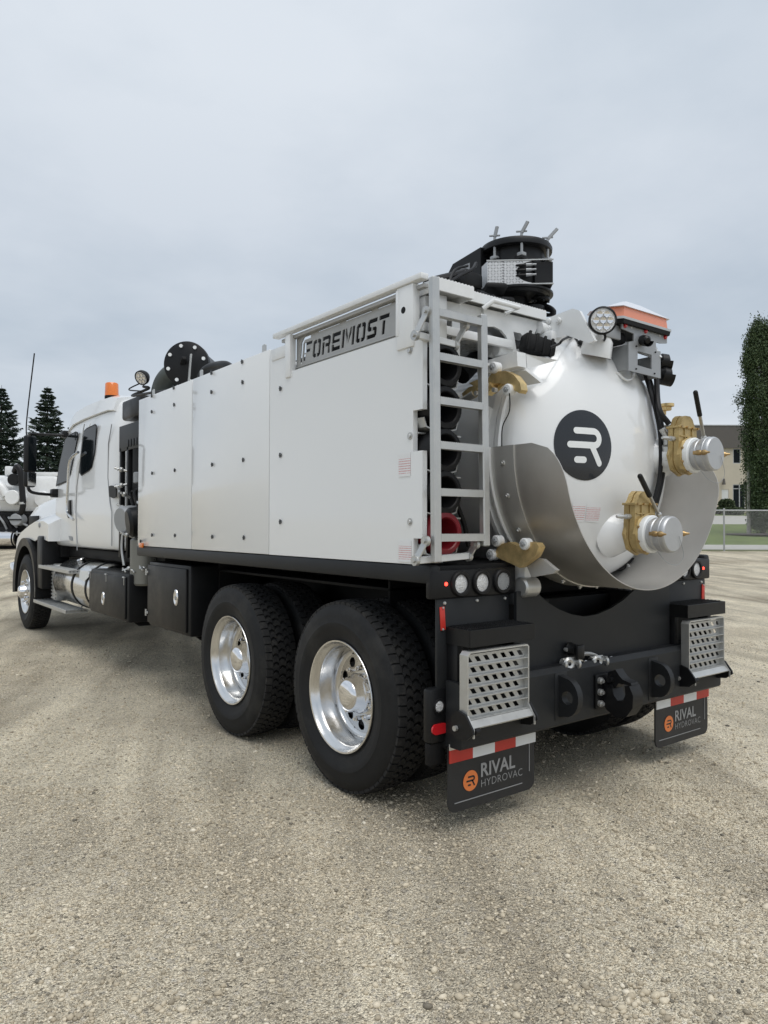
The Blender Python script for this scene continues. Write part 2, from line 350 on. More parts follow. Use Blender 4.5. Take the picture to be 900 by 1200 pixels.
def peb_nodes():
    t = PEB.node_tree; b = t.nodes['Principled BSDF']; b.inputs['Roughness'].default_value = .85; b.inputs['Specular IOR Level'].default_value = .25
    ge = nd(t, 'ShaderNodeNewGeometry'); r = nd(t, 'ShaderNodeValToRGB'); t.links.new(ge.outputs['Random Per Island'], r.inputs[0]); e = r.color_ramp.elements
    e[0].position = 0; e[0].color = (.13, .12, .10, 1); e[1].position = 1; e[1].color = (.74, .675, .55, 1)
    for p, c in ((.05, (.28, .243, .182)), (.3, (.44, .378, .278)), (.75, (.58, .508, .383)), (.95, (.66, .585, .455))): q = e.new(p); q.color = (*c, 1)
    co = nd(t, 'ShaderNodeTexCoord'); nz = nd(t, 'ShaderNodeTexNoise', i_Scale=150., i_Detail=3.); t.links.new(co.outputs['Object'], nz.inputs['Vector'])
    mr = nd(t, 'ShaderNodeMapRange'); mr.inputs[3].default_value = .8; mr.inputs[4].default_value = 1.2; t.links.new(nz.outputs[0], mr.inputs[0])
    mm = nd(t, 'ShaderNodeMix', data_type='RGBA', blend_type='MULTIPLY'); mm.inputs['Factor'].default_value = 1
    t.links.new(r.outputs[0], mm.inputs[6]); t.links.new(mr.outputs[0], mm.inputs[7]); t.links.new(mm.outputs[2], b.inputs['Base Color'])
peb_nodes()
def sheet(name, ds, l0, l1, dz, m, nl=6, kind='structure'):
    g = G(); ls = [l0+(l1-l0)*i/nl for i in range(nl+1)]
    g.add([W(d, l, dz) for d in ds for l in ls], [(i*(nl+1)+j, i*(nl+1)+j+1, (i+1)*(nl+1)+j+1, (i+1)*(nl+1)+j) for i in range(len(ds)-1) for j in range(nl)])
    return g.obj(name, m, None, 0, kind=kind)
sheet('ground', [d for d, z in PROF], -500, 500, 0, GRAVEL, 20)
# loose stones: real geometry close by, where single pebbles can be seen
def pebbles():
    def lot(n, d0, d1, mean, sg):
        d = np.sqrt(rng.uniform(d0**2, d1**2, n)); l = rng.uniform(-.60, .60, n)*d
        wv = np.sin(d*2.3+l*1.1+1.3*np.sin(l*.9))+np.sin(l*2.9-d*.8)+.7*np.sin(d*5.1+l*3.7)     # looser and more packed patches
        keep = rng.uniform(-3.2, 2.6, n) < wv+.3; d, l = d[keep], l[keep]
        return d, l, np.clip(mean*np.exp(rng.normal(0, sg, len(d))), .002, .014)
    d1_, l1_, s1_ = lot(84000, 1.6, 4.4, .0032, .52); d2_, l2_, s2_ = lot(66000, 4.4, 10., .0046, .42)
    d, l, s = np.r_[d1_, d2_], np.r_[l1_, l2_], np.r_[s1_, s2_]; n = len(d); big_ = rng.random(n) < .008; s[big_] *= 1.8
    # a knot of larger stones, as in the foreground on the right
    k = 26; dk = rng.normal(2.46, .045, k); lk = rng.normal(.86, .06, k); d = np.r_[d, dk]; l = np.r_[l, lk]; s = np.r_[s, rng.uniform(.009, .017, k)]; n = len(d)
    bm = bmesh.new(); bmesh.ops.create_icosphere(bm, subdivisions=1, radius=1); bm.verts.index_update()
    V = np.array([v.co[:] for v in bm.verts]); Fc = np.array([[v.index for v in f.verts] for f in bm.faces]); bm.free()
    # only the upper part of each stone shows: keep all 20 faces, they are cheap
    sc = s[:, None]*np.c_[rng.uniform(.8, 1.5, n), rng.uniform(.7, 1.15, n), rng.uniform(.45, .8, n)]
    jit = 1+rng.uniform(-.22, .22, (n, len(V), 1)); a = rng.uniform(0, 6.283, n); ca, sa = np.cos(a)[:, None], np.sin(a)[:, None]
    loc = V[None]*jit*sc[:, None, :]
    X = loc[..., 0]*ca-loc[..., 1]*sa; Y = loc[..., 0]*sa+loc[..., 1]*ca; Z = loc[..., 2]
    px = CAM.x+FH.x*d+RH.x*l; py = CAM.y+FH.y*d+RH.y*l
    co = np.stack([X+px[:, None], Y+py[:, None], Z+(sc[:, 2]*.35)[:, None]], -1).reshape(-1, 3)
    fc = (Fc[None]+(np.arange(n)*len(V))[:, None, None]).reshape(-1, 3)
    me = bpy.data.meshes.new('loose_gravel'); me.vertices.add(len(co)); me.vertices.foreach_set('co', co.ravel())
    me.loops.add(fc.size); me.loops.foreach_set('vertex_index', fc.ravel().astype(np.int32)); me.polygons.add(len(fc))
    me.polygons.foreach_set('loop_start', np.arange(0, fc.size, 3, dtype=np.int32)); me.update(calc_edges=True); me.validate()
    me.polygons.foreach_set('use_smooth', [True]*len(fc)); me.materials.append(PEB)
    o = bpy.data.objects.new('loose_gravel', me); COL.objects.link(o); o['kind'] = 'stuff'; tag(o, 'loose tan and grey gravel stones scattered over the yard', 'gravel')
pebbles()
GRASS = mat('lawn_grass', (.115, .155, .04), .9, noise=.3, nscale=1.2, bump=.4, bscale=30, dirt=((.13, .14, .05), .5))
CONC = mat('concrete_paving', (.42, .41, .38), .85, noise=.08, nscale=2)
MULCH = mat('mulch', (.07, .06, .055), .95, noise=.3, nscale=9)
sheet('verge', [33.0, 33.7], 9, 60, .004, mat('dry_verge', (.14, .15, .06), .95, noise=.3, nscale=5))
sheet('pavement', [33.7, 36], 9, 60, .008, CONC)
sheet('lawn', [36, 44, 55], 9, 60, .008, GRASS)
sheet('road', [55, 66], 9, 80, .008, CONC)
sheet('lawn_strip', [66, 70], 9, 80, .008, GRASS)
g = G(); c = W(44.2, P2(889, 44.2), .03); g.lathe([(1e-4, .05), (1.6, .03), (2.3, -.02)], c, (0, 0, 1), 26); g.obj('mulch_bed', MULCH, None, kind='structure')

# ---- foliage helper: many small leaf faces
def leaf_mat(name, cols, rough=.6):
    m = bpy.data.materials.new(name); m.use_nodes = True; t = m.node_tree; b = t.nodes['Principled BSDF']; b.inputs['Roughness'].default_value = rough; b.inputs['Specular IOR Level'].default_value = .3
    ge = nd(t, 'ShaderNodeNewGeometry'); r = nd(t, 'ShaderNodeValToRGB'); t.links.new(ge.outputs['Random Per Island'], r.inputs[0]); e = r.color_ramp.elements
    e[0].color = (*cols[0], 1); e[1].color = (*cols[-1], 1)
    for i, c_ in enumerate(cols[1:-1]): q = e.new((i+1)/(len(cols)-1)); q.color = (*c_, 1)
    t.links.new(r.outputs[0], b.inputs['Base Color']); return m
def quads_obj(name, C_, U, V_, m, parent, kind=None):
    n = len(C_); co = np.stack([C_-U-V_*.2, C_+U-V_*.2, C_+U*.25+V_, C_-U*.25+V_], 1).reshape(-1, 3)
    me = bpy.data.meshes.new(name); me.vertices.add(4*n); me.vertices.foreach_set('co', co.ravel()); me.loops.add(4*n)
    me.loops.foreach_set('vertex_index', np.arange(4*n, dtype=np.int32)); me.polygons.add(n); me.polygons.foreach_set('loop_start', np.arange(0, 4*n, 4, dtype=np.int32))
    me.update(calc_edges=True); me.materials.append(m); o = bpy.data.objects.new(name, me); COL.objects.link(o); o.parent = parent; return o
def rand_dirs(n):
    v = rng.normal(size=(n, 3)); return v/np.linalg.norm(v, axis=1)[:, None]
POPL = leaf_mat('poplar_leaves', [(.026, .046, .020), (.050, .080, .032), (.062, .095, .038), (.085, .112, .052)])
SPRL = leaf_mat('spruce_needles', [(.012, .024, .018), (.022, .040, .028), (.035, .055, .038), (.055, .075, .05)])
SHRL = leaf_mat('shrub_leaves', [(.02, .035, .015), (.05, .075, .03), (.08, .10, .045)])
BARK = mat('pale_bark', (.30, .29, .26), .9, noise=.25, nscale=6); BARKD = mat('spruce_bark', (.07, .055, .045), .95, noise=.3)
def poplar(d, x, h, wd, label):
    base = W(d, P2(x, d), .02); t = empty('poplar_tree', label, 'tree', base)
    g = G(); pts = [(0, 0, -.1), (.02, .03, h*.3), (-.03, .02, h*.6), (.02, 0, h*.93)]
    g.tube([(a, b_, c_) for a, b_, c_ in pts], .07, 8); g.lathe([(.16, -.05), (.11, .7), (.085, 2.6), (.05, h*.55)], (0, 0, 0), (0, 0, 1), 10)
    tr = g.obj('trunk', BARK, t)
    stem = W(d, P2(877.5, d), .02)-base              # the second, pale stem in front of the crown
    g = G(); g.lathe([(.13, -.05), (.10, 1.5), (.09, 4.3), (.05, 6)], stem, (0, 0, 1), 10)
    g.tube([stem+Vector((0, 0, 4)), stem+Vector((.1, .1, 4.6)), stem*.6+Vector((0, 0, 5.6))], .05, 7); g.obj('trunk', BARK, t, label='pale second stem at the edge of the crown')
    # clumps on steep upright branches
    nb = 420; zz = np.sort(rng.uniform(.035, .985, nb)); C0 = []; g = G()
    for i, z in enumerate(zz):
        prof = wd*(.55+.55*math.sin(min(1, z*1.7)*math.pi*.5))*(1 if z < .55 else math.sqrt(max(0, 1-((z-.55)/.455)**2)))*.95
        a = rng.uniform(0, 6.283); rr = prof*math.sqrt(rng.uniform(.12, 1))*rng.uniform(.82, 1.08); C0.append((rr*math.cos(a), rr*math.sin(a), z*h))
        if i % 6 == 0: g.tube([(0, 0, max(.3, z*h-1.1)), (rr*.5*math.cos(a), rr*.5*math.sin(a), z*h-.5), C0[-1]], .016, 5, 3)
    g.obj('branches', BARK, t, kind='stuff')
    C0 = np.array(C0); k = 210; C_ = np.repeat(C0, k, 0)+rng.normal(size=(nb*k, 3))*np.array([.16, .16, .30]); n = len(C_)
    U = rand_dirs(n)*rng.uniform(.03, .052, n)[:, None]; V_ = np.cross(U, rand_dirs(n)); V_ = V_/np.linalg.norm(V_, axis=1)[:, None]*rng.uniform(.05, .09, n)[:, None]
    o = quads_obj('crown', C_, U, V_, POPL, t); return t
poplar(44.2, 895, 12.7, 1.28, 'tall narrow columnar poplar on the lawn behind the wire fence')
def spruce(d, x, ytop, hvis, wd, label, group=None, seed=0):
    base = W(d, P2(x, d)); ztop = CAM.z+(F_PX*fw.z/FH.dot(fw)+(600-ytop))*d/F_PX; h = ztop-base.z
    t = empty('spruce_tree', label, 'tree', base, group=group); g = G(); g.lathe([(.2, -.1), (.12, h*.4), (.03, h*.9), (.012, h)], (0, 0, 0), (0, 0, 1), 8); g.obj('trunk', BARKD, t)
    Cs, Us, Vs = [], [], []; gb = G(); z = h*.06
    while z < h*.985:
        f_ = 1-z/h; L_ = wd*(f_**.82)*1.0+.08; nb = int(7+6*f_); a0 = rng.uniform(0, 6.28)
        for i in range(nb):
            a = a0+6.283*i/nb+rng.normal(0, .12); L2 = L_*rng.uniform(.55, 1.22); dr = np.array([math.cos(a), math.sin(a), 0.]); perp = np.array([-dr[1], dr[0], 0])
            droop = rng.uniform(.18, .38); lift = rng.uniform(.10, .34); m_ = int(26+84*L2/ max(wd, .1))
            s_ = rng.uniform(.01, 1, m_)**.62; zz = z-droop*L2*s_+(lift+droop*.55)*L2*s_**2.2+rng.normal(0, .03, m_)
            side = rng.uniform(-1, 1, m_)*(.07+.30*L2*(1-s_*.72)); p = dr[None]*(s_*L2)[:, None]+perp[None]*side[:, None]; p[:, 2] = zz-abs(side)*.22
            ln_ = rng.uniform(.12, .24, m_)*(.65+.3*L2); dd = dr[None]*.75+perp[None]*np.sign(side)[:, None]*.75+rng.normal(0, .22, (m_, 3)); dd /= np.linalg.norm(dd, axis=1)[:, None]
            Cs.append(p); Vs.append(dd*ln_[:, None]); uu = np.cross(dd, rand_dirs(m_)); Us.append(uu/np.linalg.norm(uu, axis=1)[:, None]*rng.uniform(.035, .075, m_)[:, None])
        z += h*.023*(1+.55*f_)*rng.uniform(.7, 1.3)
    quads_obj('crown', np.concatenate(Cs), np.concatenate(Us), np.concatenate(Vs), SPRL, t); return t
spruce(58, 54.5, 453, 9, 3.0, 'dark conical spruce rising behind the cab mirror')
spruce(60, 0, 452, 9, 3.3, 'dark spruce above the round white tank of the parked truck')
spruce(64, 88, 492, 9, 2.6, 'lower dark spruce hidden mostly behind the white cab')
def shrub(d, x, r, hh, label, name='shrub', sc=(1, 1, 1)):
    base = W(d, P2(x, d)); t = empty(name, label, 'shrub', base); g = G()
    for i in range(6): a = i*1.05; g.tube([(0, 0, -.05), (.3*r*math.cos(a), .3*r*math.sin(a), hh*.4), (.55*r*math.cos(a), .55*r*math.sin(a), hh*.75)], .025, 5, 3)
    g.obj('stems', BARKD, t); n = 2600; q = rand_dirs(n)*rng.uniform(.55, 1.05, n)[:, None]*np.array([r, r, hh*.55]); q += .16*r*np.sin(q*4.1+1); q[:, 2] = np.abs(q[:, 2]+hh*.5)
    U = rand_dirs(n)*.07; V_ = np.cross(U, rand_dirs(n)); V_ = V_/np.linalg.norm(V_, axis=1)[:, None]*.12; quads_obj('foliage', q, U, V_, SHRL, t)
shrub(69.5, 851, .62, 1.35, 'round dark bush standing at the beige building wall')
shrub(67.5, 858, .95, .5, 'low spreading green bush at the edge of the far lawn')
shrub(68.5, 838, .6, .5, 'small clipped bush beside the round dark bush')

# ---- office building across the road
BEIGE = mat('beige_stucco', (.50, .45, .36), .9, noise=.05, nscale=1.2, bump=.1, bscale=20); BROWN = mat('brown_metal_fascia', (.095, .085, .075), .6, noise=.06)
FRM = mat('aluminium_window_frame', (.40, .41, .41), .5, metal=.3); DOORW = mat('pale_door', (.62, .63, .62), .5)
def building():
    D = 72.; s = D/F_PX; base_y = 597.; o = W(D, 0); zg = o.z
    bt = empty('office_building', 'beige two storey building with dark brown top band behind the poplar', 'building', W(D, P2(880, D)))
    def lat(x): return (x-450)*s
    def hz(y): return CAM.z+(fw.z/FH.dot(fw)*F_PX+(600-y))*D/F_PX
    zg -= .2; x0, x1 = lat(742), lat(1010); zt, zb = hz(498), hz(524)
    inv = bt.matrix_local.inverted(); bt0 = Vector(bt.location)
    def pt(l, z, dd=0): p = Vector((CAM.x, CAM.y, 0))+FH*(D+dd)+RH*l; p.z = z; return p-bt0
    wins = []; 
    for k in range(-6, 9): wins.append((lat(859.5+k*21), lat(868.5+k*21), hz(542), hz(524.5)))
    doors = [(lat(859), lat(873.5), zg, hz(566.5)), (lat(846), lat(854), zg, hz(572.5))]
    low = [(lat(859.5+k*21), lat(868.5+k*21), hz(586), hz(567)) for k in (-5, -4, -3, -2, 2, 3, 4, 5)]
    hb = wins+doors+low
    xs = sorted(set([x0, x1]+[q[0] for q in hb]+[q[1] for q in hb])); zs = sorted(set([zg, zb]+[max(q[2], zg) for q in hb]+[q[3] for q in hb])); g = G()
    for xa, xb in zip(xs, xs[1:]):
        for za1, zb1 in zip(zs, zs[1:]):
            xm, zm = (xa+xb)/2, (za1+zb1)/2
            if not any(q[0] < xm < q[1] and q[2] < zm < q[3] for q in hb): g.add([pt(xa, za1), pt(xb, za1), pt(xb, zb1), pt(xa, zb1)], [(0, 1, 2, 3)])
    for (a, c_, b_, d_) in hb:
        C4 = [(a, b_), (c_, b_), (c_, d_), (a, d_)]
        for (p, q_) in zip(C4, C4[1:]+C4[:1]): g.add([pt(*p), pt(*q_), pt(*q_, .2), pt(*p, .2)], [(0, 1, 2, 3)])
    g.obj('wall', BEIGE, bt, 0)
    g = G()
    for a, b_ in ((x0, x0+.2), (x1-.2, x1)): g.prism2([pt(a, zg, .13), pt(b_, zg, .13), pt(b_, zb, .13), pt(a, zb, .13)], FH*18)
    g.prism2([pt(x0, zg, 18), pt(x1, zg, 18), pt(x1, zb, 18), pt(x0, zb, 18)], FH*.2); g.obj('rear_walls', BEIGE, bt, 0)
    g = G(); g.prism2([pt(x0-.15, zb, -.28), pt(x1+.15, zb, -.28), pt(x1+.15, zt, -.28), pt(x0-.15, zt, -.28)], FH*18.6); f_ = g.obj('fascia', BROWN, bt, 0)
    g = G(); g.prism2([pt(x0-.2, zt, -.33), pt(x1+.2, zt, -.33), pt(x1+.2, zt+.09, -.33), pt(x0-.2, zt+.09, -.33)], FH*.5); g.obj('coping', FRM, f_, 0)
    for (a, c_, b_, d_) in wins+low+doors[:1]:
        b2 = max(b_, zg+.02); g = G(); fw_ = .07
        for (p0, p1, q0, q1) in ((a, c_, b2, b2+fw_), (a, c_, d_-fw_, d_), (a, a+fw_, b2+fw_, d_-fw_), (c_-fw_, c_, b2+fw_, d_-fw_)):
            g.prism2([pt(p0, q0, .02), pt(p1, q0, .02), pt(p1, q1, .02), pt(p0, q1, .02)], FH*.09)
        if (a, c_, b_, d_) == doors[0]:
            mid = (a+c_)/2+.05; 
            g.prism2([pt(mid-.045, b2, .015), pt(mid+.045, b2, .015), pt(mid+.045, d_, .015), pt(mid-.045, d_, .015)], FH*.09)
            zt2 = d_-.42; g.prism2([pt(a, zt2-.04, .01), pt(c_, zt2-.04, .01), pt(c_, zt2+.04, .01), pt(a, zt2+.04, .01)], FH*.09)
            wn = g.obj('entrance_door', FRM, bt, 0)
        else: wn = g.obj('window', FRM, bt, 0)
        g = G(); g.prism2([pt(a, b2, .085), pt(c_, b2, .085), pt(c_, d_, .085), pt(a, d_, .085)], FH*.02); g.obj('pane', GLASS, wn, 0)
    a, c_, b_, d_ = doors[1]; g = G(); g.prism2([pt(a, zg, .04), pt(c_, zg, .04), pt(c_, d_, .04), pt(a, d_, .04)], FH*.05); g.obj('service_door', DOORW, bt, 0)
    g = G(); g.cyl(pt(lat(847), hz(567), -.30), pt(lat(847), hz(560), -.30), .17, .08, 12); g.prism2([pt(lat(847)-.04, hz(563), -.32), pt(lat(847)+.04, hz(563), -.32), pt(lat(847)+.04, hz(562), -.32), pt(lat(847)-.04, hz(562), -.32)], FH*.24)
    g.obj('wall_lamp', BROWN, bt)
building()
# ---- chain-link fence
GALV = mat('galvanised_steel', (.42, .43, .43), .5, metal=.6)
def fence():
    d = 33.; l0, l1, H = 8.0, 26.0, 1.83
    ft = empty('chain_link_fence', 'galvanised chain link fence along the edge of the gravel yard', 'fence', W(d, P2(848.5, d)))
    b0 = Vector(ft.location); post = G().cyl((0, 0, -.1), (0, 0, H+.04), .038, n=10); post.ball((0, 0, H+.05), .042, 10, 6); pm = post.mesh('post', GALV)
    lp = P2(848.5, d)
    for k in range(-2, 4):
        link('post', pm, ft, W(d, lp+k*3.05)-b0)
    g = G(); g.cyl(W(d, l0, H)-b0, W(d, l1, H)-b0, .028, n=8); g.obj('top_rail', GALV, ft)
    g = G(); s_ = .075
    x = l0-H
    def seg(la, za_, lb, zb_, off):
        a = W(d-.03-off, la, za_)-b0; b_ = W(d-.03-off, lb, zb_)-b0; q = (b_-a).normalized(); u = q.cross(FH).normalized()*.0028; v = FH*.0028
        g.add([a+u, a-u*.5+v, a-u*.5-v, b_+u, b_-u*.5+v, b_-u*.5-v], [(0, 1, 4, 3), (1, 2, 5, 4), (2, 0, 3, 5)])
    while x < l1:
        for sgn in (1, -1):
            a, b_ = (x, x+H) if sgn > 0 else (x+H, x); za_, zb_ = .03, H
            la, lb = a, b_
            # clip to the run
            def clip(l, l_o, z, z_o):
                if l < l0: t_ = (l0-l)/(l_o-l); return l0, z+(z_o-z)*t_
                if l > l1: t_ = (l1-l)/(l_o-l); return l1, z+(z_o-z)*t_
                return l, z
            la2, za2 = clip(la, lb, za_, zb_); lb2, zb2 = clip(lb, la, zb_, za_)
            seg(la2, za2, lb2, zb2, .0 if sgn > 0 else .006)
        x += s_
    g.obj('wire_mesh', GALV, ft, 0, kind='stuff')
fence()
# ================================================================== THE VACUUM TRUCK  (X right, Y forward, ground z = 0, Y = 0 at the rear axle)
T = empty('vacuum_truck', 'white vacuum excavation truck with round rear tank door, ladder and two tandem axles', 'truck')
SX = -1.31
U_Y, U_Z, U_X = Vector((0, 1, 0)), Vector((0, 0, 1)), Vector((1, 0, 0))
def rep(me, name, parent, locs):
    for p in locs: link(name, me, parent, p)
# ---------------------------------------------------------------- wheels (axis along X, outside face towards -X)
TR = .561
def tyre_meshes():
    g = G(); pr = [(.322, .012), (.335, .002), (.36, -.010), (.395, -.017), (.40, -.020), (.43, -.022), (.436, -.019), (.47, -.018), (.505, -.008), (.53, .006), (.542, .022), (.546, .04),
                   (.547, .08), (.548, .13), (.547, .18), (.546, .218), (.542, .236), (.53, .252), (.505, .266), (.47, .276), (.43, .28), (.39, .275), (.35, .262), (.322, .246)]
    g.lathe(pr, (0, 0, 0), (1, 0, 0), 72); ty = g.mesh('tyre', RUBBER, 30)
    g = G(); n = 62; cols = [(.010, .052), (.058, .098), (.104, .154), (.160, .200), (.206, .248)]
    for ci, (x0, x1) in enumerate(cols):
        for k in range(n):
            t0 = 2*math.pi*(k+.5*(ci % 2))/n; dt = 2*math.pi/n; gp = .085*dt; wv = .16*dt; xm = (x0+x1)/2; wig = .004
            if ci in (0, 4):
                xo = x0 if ci == 0 else x1; xi = x1 if ci == 0 else x0
                pl = [(xo, t0+gp), (xi, t0+gp+wv*.4), (xi+(wig if ci == 0 else -wig), t0+dt*.5), (xi, t0+dt-gp+wv*.4), (xo, t0+dt-gp)]
            else: pl = [(x0, t0+gp+wv), (xm, t0+gp-wv*.6), (x1, t0+gp+wv), (x1+wig, t0+dt*.55), (x1, t0+dt-gp-wv*.2), (xm, t0+dt-gp-wv*1.6), (x0, t0+dt-gp-wv*.2), (x0-wig, t0+dt*.55)]
            m_ = len(pl); vs = []
            for lay in (0, 1):
                for (x, t) in pl:
                    e = abs(x-.129)/.119; ro = TR-.0105*e**3-.001; ri = .538
                    if ci in (0, 4) and (x in (x0, x1)) and ((ci == 0 and x == x0) or (ci == 4 and x == x1)): ri = .524; 
                    r = ri if lay == 0 else ro; vs.append((x, r*math.cos(t), r*math.sin(t)))
            g.add(vs, [tuple(range(m_, 2*m_))]+[(i, (i+1) % m_, (i+1) % m_+m_, i+m_) for i in range(m_)])
    me = bpy.data.meshes.new('tread'); me.from_pydata(g.v, [], g.f); bm = bmesh.new(); bm.from_mesh(me); bmesh.ops.recalc_face_normals(bm, faces=bm.faces); bm.to_mesh(me); bm.free(); me.materials.append(TREADR)
    return ty, me
TYRE, TREAD = tyre_meshes()
def disc_with_holes(g, r0, x0, r1, x1, nh, rh, rr_, seg=16):
    """conical ring from r0 to r1 with nh round hand holes"""
    for s_ in range(nh):
        a0 = 2*math.pi*s_/nh; a1 = 2*math.pi*(s_+1)/nh; ac = (a0+a1)/2; outer = []; per = []
        for i in range(seg):                                     # square walk in (angle, radius) space
            q = i/seg*4; k = int(q); f_ = q-k
            a, r = [(a0+(a1-a0)*f_, r0), (a1, r0+(r1-r0)*f_), (a1-(a1-a0)*f_, r1), (a0, r1-(r1-r0)*f_)][k]; outer.append((a, r))
        inner = []
        for (a, r) in outer:
            dx, dy = (a-ac)*rr_, r-rr_; L_ = math.hypot(dx, dy); inner.append((ac+dx/L_*rh/rr_, rr_+dy/L_*rh))
        P = lambda a, r, e=0: (x0+(x1-x0)*(r-r0)/(r1-r0)+e, r*math.cos(a), r*math.sin(a))
        vs = [P(*q) for q in outer]+[P(*q) for q in inner]+[P(*q, .022) for q in inner]
        g.add(vs, [(i, (i+1) % seg, (i+1) % seg+seg, i+seg) for i in range(seg)]+[(i+seg, (i+1) % seg+seg, (i+1) % seg+2*seg, i+2*seg) for i in range(seg)])
def rim_meshes():
    g = G(); ax = (1, 0, 0)
    g.lathe([(.318, .02), (.329, .006), (.3295, -.004), (.325, -.010), (.316, -.008), (.309, .004), (.300, .018), (.290, .026), (.284, .045), (.280, .09), (.272, .10), (.268, .135), (.262, .152), (.250, .163), (.238, .165)], (0, 0, 0), ax, 64)
    disc_with_holes(g, .238, .165, .142, .158, 10, .031, .196); g.lathe([(.142, .158), (.10, .155), (.02, .155)], (0, 0, 0), ax, 40)
    g.lathe([(.318, .235), (.26, .20), (.258, .17)], (0, 0, 0), ax, 40); rim = g.mesh('rim', ALUP, 40)
    g = G()
    for k in range(10):
        a = 2*math.pi*(k+.5)/10; c_ = (0, .152*math.cos(a), .152*math.sin(a)); g.cyl((.158, c_[1], c_[2]), (.118, c_[1], c_[2]), .017, .014, 8); g.cyl((.118, c_[1], c_[2]), (.105, c_[1], c_[2]), .009, n=8)
    nuts = g.mesh('lug_nuts', CHROME)
    g = G(); g.lathe([(.118, .155), (.118, .12), (.112, .108), (.098, .09), (.095, .055), (.085, .038), (.06, .028), (.03, .024), (1e-4, .023)], (0, 0, 0), ax, 36); cap = g.mesh('hub_cap', CHROME, 40)
    g = G()   # steer wheel: the disc stands near the outside face
    g.lathe([(.318, .02), (.329, .006), (.3295, -.004), (.325, -.010), (.316, -.008), (.305, .01), (.290, .03), (.282, .07), (.274, .085), (.262, .075), (.245, .045)], (0, 0, 0), ax, 64)
    disc_with_holes(g, .245, .045, .150, -.002, 10, .027, .202); g.lathe([(.150, -.002), (.02, -.004)], (0, 0, 0), ax, 40); srim = g.mesh('rim', ALUP, 40)
    g = G()
    for k in range(10):
        a = 2*math.pi*(k+.5)/10; y, z = .152*math.cos(a), .152*math.sin(a); g.cyl((0, y, z), (-.035, y, z), .017, .015, 8); g.cyl((-.035, y, z), (-.05, y, z), .015, .006, 8)
    snuts = g.mesh('lug_nuts', CHROME)
    g = G(); g.lathe([(.105, 0), (.10, -.04), (.085, -.085), (.06, -.10), (1e-4, -.104)], (0, 0, 0), ax, 36); scap = g.mesh('hub_cap', CHROME, 40)
    g = G(); g.cyl((.17, 0, 0), (.24, 0, 0), .20, n=32); drum = g.mesh('brake_drum', BLACKM)
    return rim, nuts, cap, srim, snuts, scap, drum
RIM, NUTS, CAP, SRIM, SNUTS, SCAP, DRUM = rim_meshes()
def wheel(x, y, side, steer=False, inner=False, rot=0.):
    o = empty('wheel', None, None, (x, y, TR-.004), T); o.rotation_euler = (rot, 0, 0 if side < 0 else math.pi)
    ty = link('tyre', TYRE, o); tr_ = link('tread', TREAD, o); tr_['kind'] = 'stuff'
    if inner: link('brake_drum', DRUM, o)
    elif steer:
        link('rim', SRIM, o); link('lug_nuts', SNUTS, o)['kind'] = 'stuff'; link('hub_cap', SCAP, o); link('brake_drum', DRUM, o)
    else: link('rim', RIM, o); link('lug_nuts', NUTS, o)['kind'] = 'stuff'; link('hub_cap', CAP, o); link('brake_drum', DRUM, o)
WB, TD = 8.459, 1.456
for y in (0, TD):
    for sd_ in (-1, 1):
        wheel(sd_*1.290, y, sd_, rot=random.uniform(0, 6)); wheel(sd_*.955, y, sd_, inner=True, rot=random.uniform(0, 6))
for sd_ in (-1, 1): wheel(sd_*1.264, WB, sd_, True, rot=.2)
# ---------------------------------------------------------------- chassis
for s_ in (-1, 1):
    g = G(); x = s_*.43; g.box((x-.045, -.80, .86), (x+.045, 10.1, 1.14), .008); g.obj('frame_rail', BLACKM, T)
    for y in (0, TD): g = G(); x = s_*.43; g.box((x-.05, y-.42, .62), (x+.05, y+.42, .70), .02); g.box((x-.07, y-.1, .56), (x+.07, y+.1, .86), .02); g.obj('suspension', BLACKM, T)
g = G()
for y in (-.6, .72, 2.6, 4.6, 6.6): g.box((-.385, y-.06, .88), (.385, y+.06, 1.12), .01)
g.obj('cross_members', BLACKM, T, kind='stuff')
for y in (0, TD):
    g = G(); g.cyl((-.96, y, .561), (.96, y, .561), .075, n=16); g.ball((0, y, .58), .24, 18, 12, (.9, 1, 1)); g.obj('axle', BLACKM, T)
    for s_ in (-1, 1):
        g = G(); g.cyl((s_*.62, y-.14, .62), (s_*.62, y-.32, .62), .09, n=18, bev=.015); g.cyl((s_*.62, y-.32, .62), (s_*.62, y-.50, .62), .085, n=18, bev=.02); g.cyl((s_*.62, y-.02, .62), (s_*.62, y-.16, .62), .02, n=8); g.obj('brake_chamber', BLACKM, T)
g = G(); g.cyl((0, TD+.2, .72), (0, 6.5, .95), .055, n=14); g.obj('drive_shaft', BLACKM, T)
g = G(); g.cyl((-1.0, WB, .50), (1.0, WB, .50), .06, n=12); g.obj('axle', BLACKM, T)
g = G(); g.box((-.42, 6.9, .75), (.42, 9.1, 1.5), .06); g.obj('engine', BLACKM, T)
# ---------------------------------------------------------------- deck
g = G(); g.box((-1.285, -.80, 1.275), (1.285, 3.44, 1.352), .006)
for y in np.arange(-.5, 3.4, .55): g.box((-.70, y-.04, 1.14), (.70, y+.04, 1.274), .004)
g.obj('deck', BLACKM, T)
for s_ in (-1, 1):
    g = G(); g.box((s_*1.312, -.832, 1.262), (s_*1.24, 3.46, 1.3565), .018); g.obj('deck_rail', CHARC, T)
g = G(); g.box((-1.0, -.10, 1.16), (1.0, 2.3, 1.18), .004)
for y in (-.1, 2.28): g.box((-1.0, y, 1.0), (-.62, y+.02, 1.27), .006); g.box((.62, y, 1.0), (1.0, y+.02, 1.27), .006)
g.obj('wheel_well', BLACKM, T)
